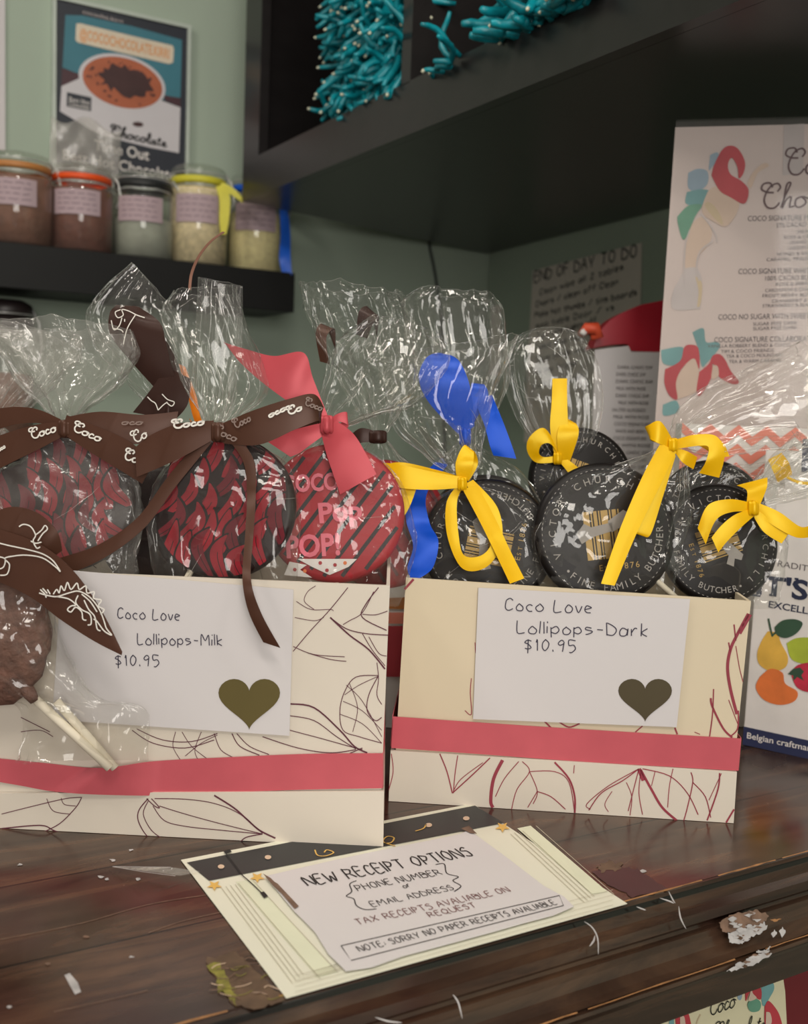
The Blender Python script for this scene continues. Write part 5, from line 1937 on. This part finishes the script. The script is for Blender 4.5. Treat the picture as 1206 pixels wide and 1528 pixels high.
ell = lambda cx, cy, a, b, rot, n=40: [(cx + a * math.cos(t) * math.cos(rot) - b * math.sin(t) * math.sin(rot), cy + a * math.cos(t) * math.sin(rot) + b * math.sin(t) * math.cos(rot)) for t in [2 * math.pi * k / n for k in range(n)]]
fill(mb, PP, cr(ell(488, 328, 178, 108, .28)), 'poster_cup', .0010)
fill(mb, PP, cr(ell(490, 330, 164, 98, .28)), 'poster_drink', .0012)
rnd = random.Random(12)
bl = [(x * (1 + rnd.uniform(-.18, .18)), y * (1 + rnd.uniform(-.3, .25))) for x, y in ell(0, 0, 112, 56, 0, 36)]
fill(mb, PP, cr([(506 + x * .96 - y * .28, 325 + x * .28 + y * .96) for x, y in bl]), 'poster_cocoa', .0014)
for k in range(26):
    a = rnd.uniform(0, 6.28)
    r_ = rnd.uniform(.7, .95)
    cx_, cy_ = 490 + 150 * r_ * math.cos(a), 330 + 85 * r_ * math.sin(a) + 40 * r_ * math.cos(a)
    fill(mb, PP, cr(ell(cx_, cy_, rnd.uniform(3, 8), rnd.uniform(2, 6), 0, 7)), 'poster_cocoa', .0015)
fill(mb, PP, cr(ell(552, 497, 22, 10, .1, 16)), 'poster_cocoa', .0014)
fill(mb, PP, cr([(268, 368), (366, 390), (364, 445), (266, 425)]), 'poster_dark', .0014)
fill(mb, PP, cr([(305, 95), (320, 93), (690, 182), (696, 196), (692, 250), (676, 256), (312, 170), (302, 160)]), 'tag_cream', .0014)
mb.build('picture', root)
mb = MB()
type_on(mb, PP, '@COCOCHOCOLATE.KIRRI', tuple(v * .3731 for v in (318, 155)), tuple(v * .3731 for v in (676, 236)), 15, 'tag_orange', .02, .0018)
type_on(mb, PP, 'Time Out', tuple(v * .3731 for v in (375, 600)), tuple(v * .3731 for v in (595, 642)), 16, 'print_white', .015, .0012)
type_on(mb, PP, 'Best Hot Chocolate', tuple(v * .3731 for v in (250, 638)), tuple(v * .3731 for v in (700, 722)), 16, 'print_white', .015, .0012)
script_on(mb, PP, 'Chocolate', tuple(v * .3731 for v in (440, 540)), tuple(v * .3731 for v in (665, 590)), 16, 'marker_black', 2.6, .0014)
type_on(mb, PP, 'Best Hot', tuple(v * .3731 for v in (276, 405)), tuple(v * .3731 for v in (358, 422)), 7, 'print_white', .0, .002)
type_on(mb, PP, 'Chocolate', tuple(v * .3731 for v in (274, 424)), tuple(v * .3731 for v in (356, 440)), 7, 'print_white', .0, .002)
type_on(mb, PP, 'cococho.kirri', tuple(v * .3731 for v in (330, 55)), tuple(v * .3731 for v in (490, 95)), 6, 'wash_grey', .0, .002)
mb.build('lettering', root)
# white panel at the far left edge
mb = MB()
mb.aabb((WL.px(-120, 100).x, YW - .006, WL.px(0, 225).z), (WL.px(7, 100).x, YW - .0005, 1.2), 'white_paper')
tag(mb.build('white_panel'), 'white panel on the green wall, only its edge showing at far left', 'panel')

# ------------------------------------------------------------------ notes and things by the right hand wall
PN = Plane(WR.p - rn * .0015, rn)
mb = MB()
mb.poly(PN.pts([(795, 404), (958, 362), (954, 560), (946, 640), (782, 660)]), PN.n, 'note_paper', .0006)
todo = mb.build('wall_note')
tag(todo, 'handwritten end of day to do list taped on the shaded right wall', 'note')
mb = MB()
handwrite(mb, PN, 'END OF DAY TO DO', (798, 421), (950, 382), 15, 'marker_black', 2.4, seed=30)
rows = [('Clean wipe all 2 tables', (806, 440), (930, 402)), ('Chairs / clean off Clean', (800, 458), (922, 424)), ('Make hot thumbs / tins boards', (798, 474), (950, 440)), ('mop table Door / vs', (800, 490), (916, 462)), ('Turn cable Lights off', (802, 506), (890, 482)),
        ('Sweep shop floor mats', (800, 522), (900, 498)), ('Close blinds and till', (800, 540), (890, 520)), ('Fill the fridge', (798, 560), (860, 545)), ('Lock back door', (796, 580), (870, 565))]
for i, (t_, p0, p1) in enumerate(rows):
    handwrite(mb, PN, t_, p0, p1, 8, 'marker_black', 1.7, seed=31 + i)
mb.build('lettering', todo)
mb = MB()
mb.poly(PN.pts([(733, 458), (748, 454), (746, 560), (730, 560)]), PN.n, 'note_paper', .0006)
tag(mb.build('paper_slip'), 'small white slip on the right wall beside the room corner', 'note')

# red domed lid with a small toy and a printed sheet below
DX = 1.2
XF = V((RIGHT.x, RIGHT.y, 0)).normalized()
PR = Plane(at(940, 560, DX), V((BACK.x, BACK.y, 0)))
mb = MB()
outl = [(884, 520), (896, 494), (916, 474), (944, 460), (970, 452), (1040, 446), (1060, 500), (1060, 524), (944, 524), (938, 514), (912, 515)]
mb.poly(PR.pts(catmull(outl + [outl[0]], 3)[:-1]), PR.n, 'red_plastic', .05)
tag(mb.build('red_hood', None, .004), 'red domed hood showing between the to do list and the tall menu board', 'hood')
mb = MB()
mb.poly(PR.pts([(888, 522), (938, 516), (942, 525), (1050, 526), (1040, 760), (880, 760)], .012), PR.n, 'white_paper', .001)
sheet = mb.build('printed_sheet')
tag(sheet, 'white printed sheet in front of the red hood, left of the menu board', 'sheet')
mb = MB()
rnd = random.Random(8)
for k in range(17):
    y = 550 + k * 10.6
    x = 925 - k * 1.4 + rnd.uniform(-6, 6)
    xe_ = 968 + rnd.uniform(-5, 6)
    type_on(mb, Plane(PR.p + PR.n * .012, PR.n), rnd.choice(['COCO SIGNATURE', 'DARK CHOC DIP', 'SALTED ALMONDS', 'MILK WITH ROSE', 'WHITE AND BERRY']), (x, y), (xe_, y + 1), 5, 'small_ink', .0, .0006)
mb.build('lettering', sheet)
mb = MB()
PT = Plane(at(880, 500, DX - .02), V((BACK.x, BACK.y, 0)))
mb.tube([at(866, 500, DX - .02), at(876, 490, DX - .025), at(888, 490, DX - .025), at(894, 500, DX - .02), at(882, 504, DX - .02)], [.004, .007, .008, .006, .004], 'toy_orange', 10)
toy = mb.build('orange_trinket')
tag(toy, 'small orange and white trinket at the left foot of the red hood', 'trinket')
mb = MB()
mb.tube([at(868, 494, DX - .03), at(874, 499, DX - .032)], [.004, .003], 'print_white', 8)
mb.build('white_spot', toy)

# ------------------------------------------------------------------ tall menu board in an acrylic stand
DM = 0.98
b0 = at(1009, 182, DM)
zm = b0.z
b1_ = onz(1206, 177, zm)
mu = (b1_ - b0)
mu.z = 0
mu.normalize()
mn_ = V((mu.y, -mu.x, 0))
PM = Plane(b0, mn_)
MW = .30
root = thing('menu_board', V((b0 + mu * MW / 2).xy.to_3d()), 'tall clear acrylic stand holding a pale menu with red haired lady art, at right', 'menu')
zbm = .012
mb = MB()
mb.box(V((b0.x, b0.y, zbm)) - PM.n * .0000, mu * MW, -PM.n * .003, z * (zm - zbm), 'acrylic')
mb.box(V((b0.x, b0.y, zbm)) + PM.n * .0042, mu * MW, PM.n * .003, z * (zm - zbm), 'acrylic')
mb.build('acrylic_panel', root)
mb = MB()
mb.box(V((b0.x, b0.y, .0005)) + mu * .02 - PM.n * .06, mu * (MW - .04), PM.n * .12, z * .011, 'acrylic')
mb.build('stand_foot', root, .002)
mb = MB()
PMp = Plane(b0 + PM.n * .0018, PM.n)
sl = PMp.px(1007, 192)
mb.poly([PMp.px(1008, 190), V((sl.x, sl.y, .13)), V((sl.x, sl.y, .13)) + mu * (MW - .012), PMp.px(1008, 190) + mu * (MW - .012)], PM.n, 'menu_paper', .0006)
PQ = Plane(PMp.p + PM.n * .0002, PM.n)
m3 = lambda P: [(960 + x * .20398, 160 + y * .20398) for x, y in P]
m4 = lambda P: [(960 + x * .20398, 400 + y * .20391) for x, y in P]
fill(mb, PQ, m3([(1030, 130), (1180, 120), (1170, 480), (1020, 500)]), 'wash_grey', .0002)
fill(mb, PQ, m3([(330, 480), (400, 450), (470, 470), (470, 560), (400, 615), (330, 590)]), 'wash_blue', .0003, True)
fill(mb, PQ, m3([(490, 350), (540, 330), (555, 370), (510, 430), (480, 460)]), 'wash_blue', .0003, True)
fill(mb, PQ, m3([(320, 620), (440, 600), (540, 640), (480, 700), (380, 720), (310, 700)]), 'wash_teal', .0004, True)
fill(mb, PQ, m3([(250, 800), (330, 720), (430, 715), (380, 800), (300, 970), (255, 860)]), 'wash_green', .0005, True)
fill(mb, PQ, m3([(470, 620), (540, 580), (690, 660), (690, 760), (610, 870), (520, 840), (430, 760)]), 'wash_skin', .0004, True)
fill(mb, PQ, m3([(760, 560), (800, 480), (880, 410), (920, 430), (840, 480), (790, 590)]), 'wash_skin', .0003, True)
fill(mb, PQ, m3([(330, 880), (430, 800), (500, 900), (480, 1000), (390, 1120), (400, 1275), (310, 1275), (300, 1050)]), 'wash_skin', .0003, True)
fill(mb, PQ, m3([(470, 690), (520, 720), (570, 800), (580, 860), (510, 800), (450, 720)]), 'wash_sand', .0006, True)
fill(mb, PQ, m3([(500, 500), (520, 420), (580, 310), (640, 280), (700, 310), (745, 400), (735, 480), (700, 520), (690, 440), (650, 370), (620, 420), (640, 490), (720, 540), (770, 600), (760, 680), (725, 705), (640, 660), (560, 610)]), 'wash_red', .0007, True)
sketch(mb, PQ, [m3(P) for P in ([(420, 780), (480, 850), (530, 930), (540, 990)], [(510, 980), (420, 1050), (390, 1160), (410, 1270)], [(340, 900), (310, 1000), (300, 1150), (300, 1280)])], 2.0, 'wash_grey', .0008)
fill(mb, PQ, m4([(310, 0), (390, 0), (430, 90), (420, 280), (390, 300), (220, 300), (215, 180), (260, 90)]), 'wash_grey', .0003, True)
fill(mb, PQ, m4([(380, 60), (430, 110), (420, 260), (395, 280), (405, 170)]), 'wash_sand', .0005, True)
fill(mb, PQ, m4([(360, 470), (440, 440), (460, 540), (540, 540), (560, 580), (470, 690), (430, 720), (405, 600)]), 'wash_teal', .0003, True)
fill(mb, PQ, m4([(130, 600), (290, 580), (270, 700), (150, 700)]), 'wash_teal', .0003, True)
fill(mb, PQ, m4([(145, 1000), (240, 970), (260, 1050), (150, 1080)]), 'wash_teal', .0003, True)
fill(mb, PQ, m4([(250, 960), (240, 830), (300, 720), (370, 650), (410, 760), (390, 900)]), 'wash_skin', .0004, True)
fill(mb, PQ, m4([(160, 740), (270, 680), (300, 580), (350, 560), (405, 590), (410, 740), (370, 660), (280, 740), (240, 840), (250, 960), (190, 930), (155, 840)]), 'wash_red', .0006, True)
fill(mb, PQ, m4([(410, 760), (480, 700), (510, 640), (560, 630), (600, 670), (640, 750), (700, 830), (660, 850), (560, 800), (510, 700), (500, 800), (420, 930), (390, 900)]), 'wash_red', .0006, True)
fill(mb, PQ, m4([(510, 710), (545, 720), (550, 790), (500, 810)]), 'wash_skin', .0007, True)
paper = mb.build('menu_sheet', root)
mb = MB()
script_on(mb, PQ, 'Coco', (1170, 262), (1262, 258), 40, 'menu_ink', 2.6, .0006)
script_on(mb, PQ, 'Chocolate', (1134, 312), (1310, 306), 38, 'menu_ink', 2.6, .0006)
for t_, x, y, h in (('COCO SIGNATURE MILK CHOCOLATE', 1116, 330, 8), ('37% CACAO', 1158, 340, 7), ('MILK', 1190, 349, 5), ('ROSE & CREAM', 1170, 357, 5), ('ORANGE', 1178, 365, 5), ('CARDAMOM', 1176, 373, 5), ('HONEY & SALT', 1160, 382, 5), ('CARAMEL, PRALINE', 1144, 390, 5),
                    ('COCO SIGNATURE WHITE CHOCOLATE', 1102, 409, 8), ('100% CACAO BUTTER', 1142, 419, 7), ('ROSE & BERRY', 1158, 427, 5), ('CARDAMOM & CHAI', 1142, 436, 5), ('FROST BERRY BLISS', 1138, 444, 5), ('CRANBERRY & FIG', 1152, 452, 5), ('STRAWBERRY & BLACK', 1138, 459, 5),
                    ('COCO NO SUGAR WITH SWEETENER', 1072, 477, 8), ('SUGAR FREE DARK', 1124, 486, 5), ('SUGAR FREE DARK', 1124, 493, 5),
                    ('COCO SIGNATURE COLLABORATIONS', 1066, 511, 8), ('VANILLA ROBBERY BLEND & COCO', 1056, 519, 5), ('TIM & COCO FRIENDS', 1076, 527, 5), ('TEA & COCO MOUNTAIN', 1084, 534, 5), ('TEA & WARM CARAMEL', 1088, 542, 5)):
    ln = len(t_) * {8: 5.7, 7: 5.0, 5: 4.4}[h]
    type_on(mb, PQ, t_, (x, y), (x + ln, y - 2), h, 'small_ink', .0, .0006)
mb.build('lettering', paper)

# ------------------------------------------------------------------ fruit jelly carton
a = onz(1108, 1112, 0.0)
b = onz(1206, 1132, 0.0)
u = (b - a)
u.normalize()
nn = V((-u.y, u.x, 0))
if nn.dot(BACK) > 0:
    nn = -nn
FP = Plane(a, -nn)
hF = FP.px(1140, 672).z
root = thing('fruit_jelly_box', a + u * .09 + nn * .03, 'white carton with printed jelly fruits and navy base band, right of the cream gift box', 'carton')
mb = MB()
mb.box(a + z * .0004, u * .18, nn * .03, z * hF, 'print_white')
mb.build('carton_body', root, .0008)
mb = MB()
fill(mb, FP, [(1110, 1084), (1240, 1112), (1240, 1140), (1108, 1111)], 'navy', .0006)
mb.build('navy_band', root)
mb = MB()
fill(mb, FP, [(1198, 655), (1240, 650), (1236, 705), (1196, 704)], 'navy', .0006)
mb.build('navy_emblem', root)
mb = MB()
fill(mb, FP, [(1146, 942), (1160, 945), (1166, 960), (1176, 980), (1172, 996), (1152, 1002), (1134, 992), (1130, 976), (1136, 958)], 'fruit_pear', .0006, True)
fill(mb, FP, [(1134, 1010), (1150, 998), (1168, 1004), (1172, 1020), (1190, 1032), (1186, 1046), (1164, 1052), (1140, 1044), (1128, 1026)], 'fruit_orange', .0008, True)
fill(mb, FP, [(1174, 960), (1190, 952), (1216, 954), (1222, 976), (1206, 990), (1182, 984)], 'fruit_lime', .0006, True)
fill(mb, FP, [(1180, 1004), (1192, 992), (1216, 990), (1226, 1010), (1212, 1032), (1190, 1026)], 'fruit_berry', .0008, True)
fill(mb, FP, [(1176, 1006), (1184, 998), (1194, 996), (1200, 1002), (1196, 1008), (1200, 1016), (1190, 1010), (1184, 1016), (1184, 1008)], 'leaf_green', .0010)
fill(mb, FP, [(1156, 936), (1168, 926), (1186, 924), (1198, 930), (1190, 944), (1174, 952), (1160, 948)], 'leaf_green', .0010, True)
sketch(mb, FP, [[(1147, 923), (1150, 938), (1153, 950)], [(1153, 948), (1160, 942)]], 2.6, 'leaf_green', .001)
mb.build('fruit_print', root)
mb = MB()
type_on(mb, FP, 'TRADITION OF', (1150, 843), (1262, 862), 9, 'small_ink')
type_on(mb, FP, "FRUIT'S DE", (1040, 874), (1290, 906), 27, 'navy_text', .03)
for (x, y, wd) in ((1112, 858, 24), (1121, 886, 14), (1186, 862, 6), (1186, 891, 8), (1148, 886, 4)):
    fill(mb, FP, [(x, y), (x + wd, y + wd * .13), (x + wd, y + wd * .13 + 3), (x, y + 3)], 'navy_text', .0006)
type_on(mb, FP, 'EXCELLENCE', (1147, 906), (1250, 924), 10, 'navy_text', .015)
type_on(mb, FP, 'Belgian craftmanship', (1115, 1101), (1236, 1126), 9, 'print_white', .01, .001)
mb.build('lettering', root)

# chevron patterned carton behind the lollipops
DC2 = 0.885
a2 = at(1018, 633, DC2)
a2 = V((a2.x, a2.y, .0004))
u2 = V((RIGHT.x, RIGHT.y, 0)).normalized()
n2 = V((-BACK.x, -BACK.y, 0)).normalized()
CP = Plane(a2, -n2)
hC = CP.px(1020, 633).z
root = thing('chevron_carton', a2 + u2 * .06 + n2 * .02, 'white carton with coral chevron pattern showing behind the right hand lollipops', 'carton')
mb = MB()
wC = .135
mb.box(a2, u2 * wC, n2 * .02, z * hC, 'print_white')
cw = .0125
for i in range(int(wC / cw)):
    for j in range(5):
        zz = hC - .004 - j * .0165
        s_ = .005 if i % 2 else -.005
        x = i * cw
        P = [a2 + u2 * x + z * (zz - s_ / 1), a2 + u2 * (x + cw) + z * (zz + s_ / 1), a2 + u2 * (x + cw) + z * (zz + s_ - .0085), a2 + u2 * x + z * (zz - s_ - .0085)]
        mb.poly([p_ - n2 * .0006 for p_ in P], -n2, 'coral_print')
mb.build('carton_body', root)

# coloured cards glimpsed in the slit between the two gift boxes
PS = Plane(at(588, 920, .86), V((BACK.x, BACK.y, 0)))
mb = MB()
zz0 = PS.px(588, 850).z
p0 = PS.px(520, 900)
mb.box(V((p0.x, p0.y, .0005)), u2 * .075, n2 * .02, z * zz0, 'print_white')
fill(mb, PS, [(560, 893), (640, 890), (640, 910), (560, 908)], 'warm_orange_card', .0008)
fill(mb, PS, [(560, 914), (640, 914), (640, 932), (560, 930)], 'coral_print', .0008)
fill(mb, PS, [(560, 934), (640, 934), (640, 1010), (560, 1010)], 'wash_red', .0008)
tag(mb.build('small_carton'), 'white, orange and red carton glimpsed in the gap between the gift boxes', 'carton')

# ------------------------------------------------------------------ brochure and red board under the counter edge
PBr = Plane((0, EDGE + .010, 0), (0, -1, .0))
mb = MB()
out = [(960, 1545), (985, 1518), (1020, 1494), (1060, 1470), (1084, 1459), (1112, 1453), (1140, 1452), (1168, 1453), (1172, 1480), (1176, 1560), (1178, 1640), (960, 1640)]
mb.poly(PBr.pts(out), PBr.n, 'brochure_cream', .001)
BRT = ('cream brochure with flowing script and red haired ladies, under the counter edge', 'brochure')
m5 = lambda P: [(960 + x * .20398, 1420 + y * .20416) for x, y in P]
fill(mb, PBr, m5([(750, 170), (790, 165), (830, 220), (865, 280), (860, 350), (815, 330), (780, 300), (750, 360)]), 'wash_red', .0006, True)
fill(mb, PBr, m5([(770, 230), (795, 240), (800, 300), (830, 340), (770, 360), (785, 290)]), 'wash_skin', .0009, True)
fill(mb, PBr, m5([(870, 180), (900, 165), (930, 190), (960, 260), (930, 330), (880, 400), (865, 320)]), 'wash_teal', .0004, True)
fill(mb, PBr, m5([(770, 370), (810, 340), (860, 370), (850, 430), (790, 440), (765, 400)]), 'wash_green', .0007, True)
fill(mb, PBr, m5([(690, 310), (710, 290), (725, 320), (712, 355), (692, 345)]), 'wash_blue', .0004, True)
fill(mb, PBr, m5([(890, 400), (915, 360), (960, 400), (1000, 470), (1010, 560), (900, 560)]), 'wash_red', .0006, True)
fill(mb, PBr, m5([(900, 440), (930, 450), (940, 520), (900, 560)]), 'wash_skin', .0009, True)
fill(mb, PBr, m5([(235, 410), (270, 390), (320, 430), (345, 500), (345, 570), (250, 570)]), 'wash_red', .0006, True)
fill(mb, PBr, m5([(270, 480), (300, 475), (310, 560), (275, 560)]), 'wash_skin', .0009, True)
fill(mb, PBr, m5([(195, 470), (220, 450), (225, 560), (190, 560)]), 'wash_teal', .0004, True)
sketch(mb, PBr, [m5([(420, 460), (400, 500), (390, 530)]), m5([(860, 490), (850, 530)])], 3, 'wash_sand')
br = mb.build('brochure')
tag(br, *BRT)
mb = MB()
script_on(mb, PBr, 'Coco', (1056, 1516), (1096, 1502), 30, 'marker_black', 1.8, .0008)
script_on(mb, PBr, 'Chocolate', (1062, 1552), (1140, 1536), 26, 'marker_black', 1.8, .0008)
mb.build('lettering', br)
mb = MB()
PRd = Plane((0, EDGE + .018, 0), (0, -1, 0))
mb.poly(PRd.pts([(1150, 1440), (1290, 1420), (1290, 1640), (1150, 1640)]), PRd.n, 'maroon_board', .003)
tag(mb.build('red_board'), 'dark red board behind the brochure under the counter edge', 'board')
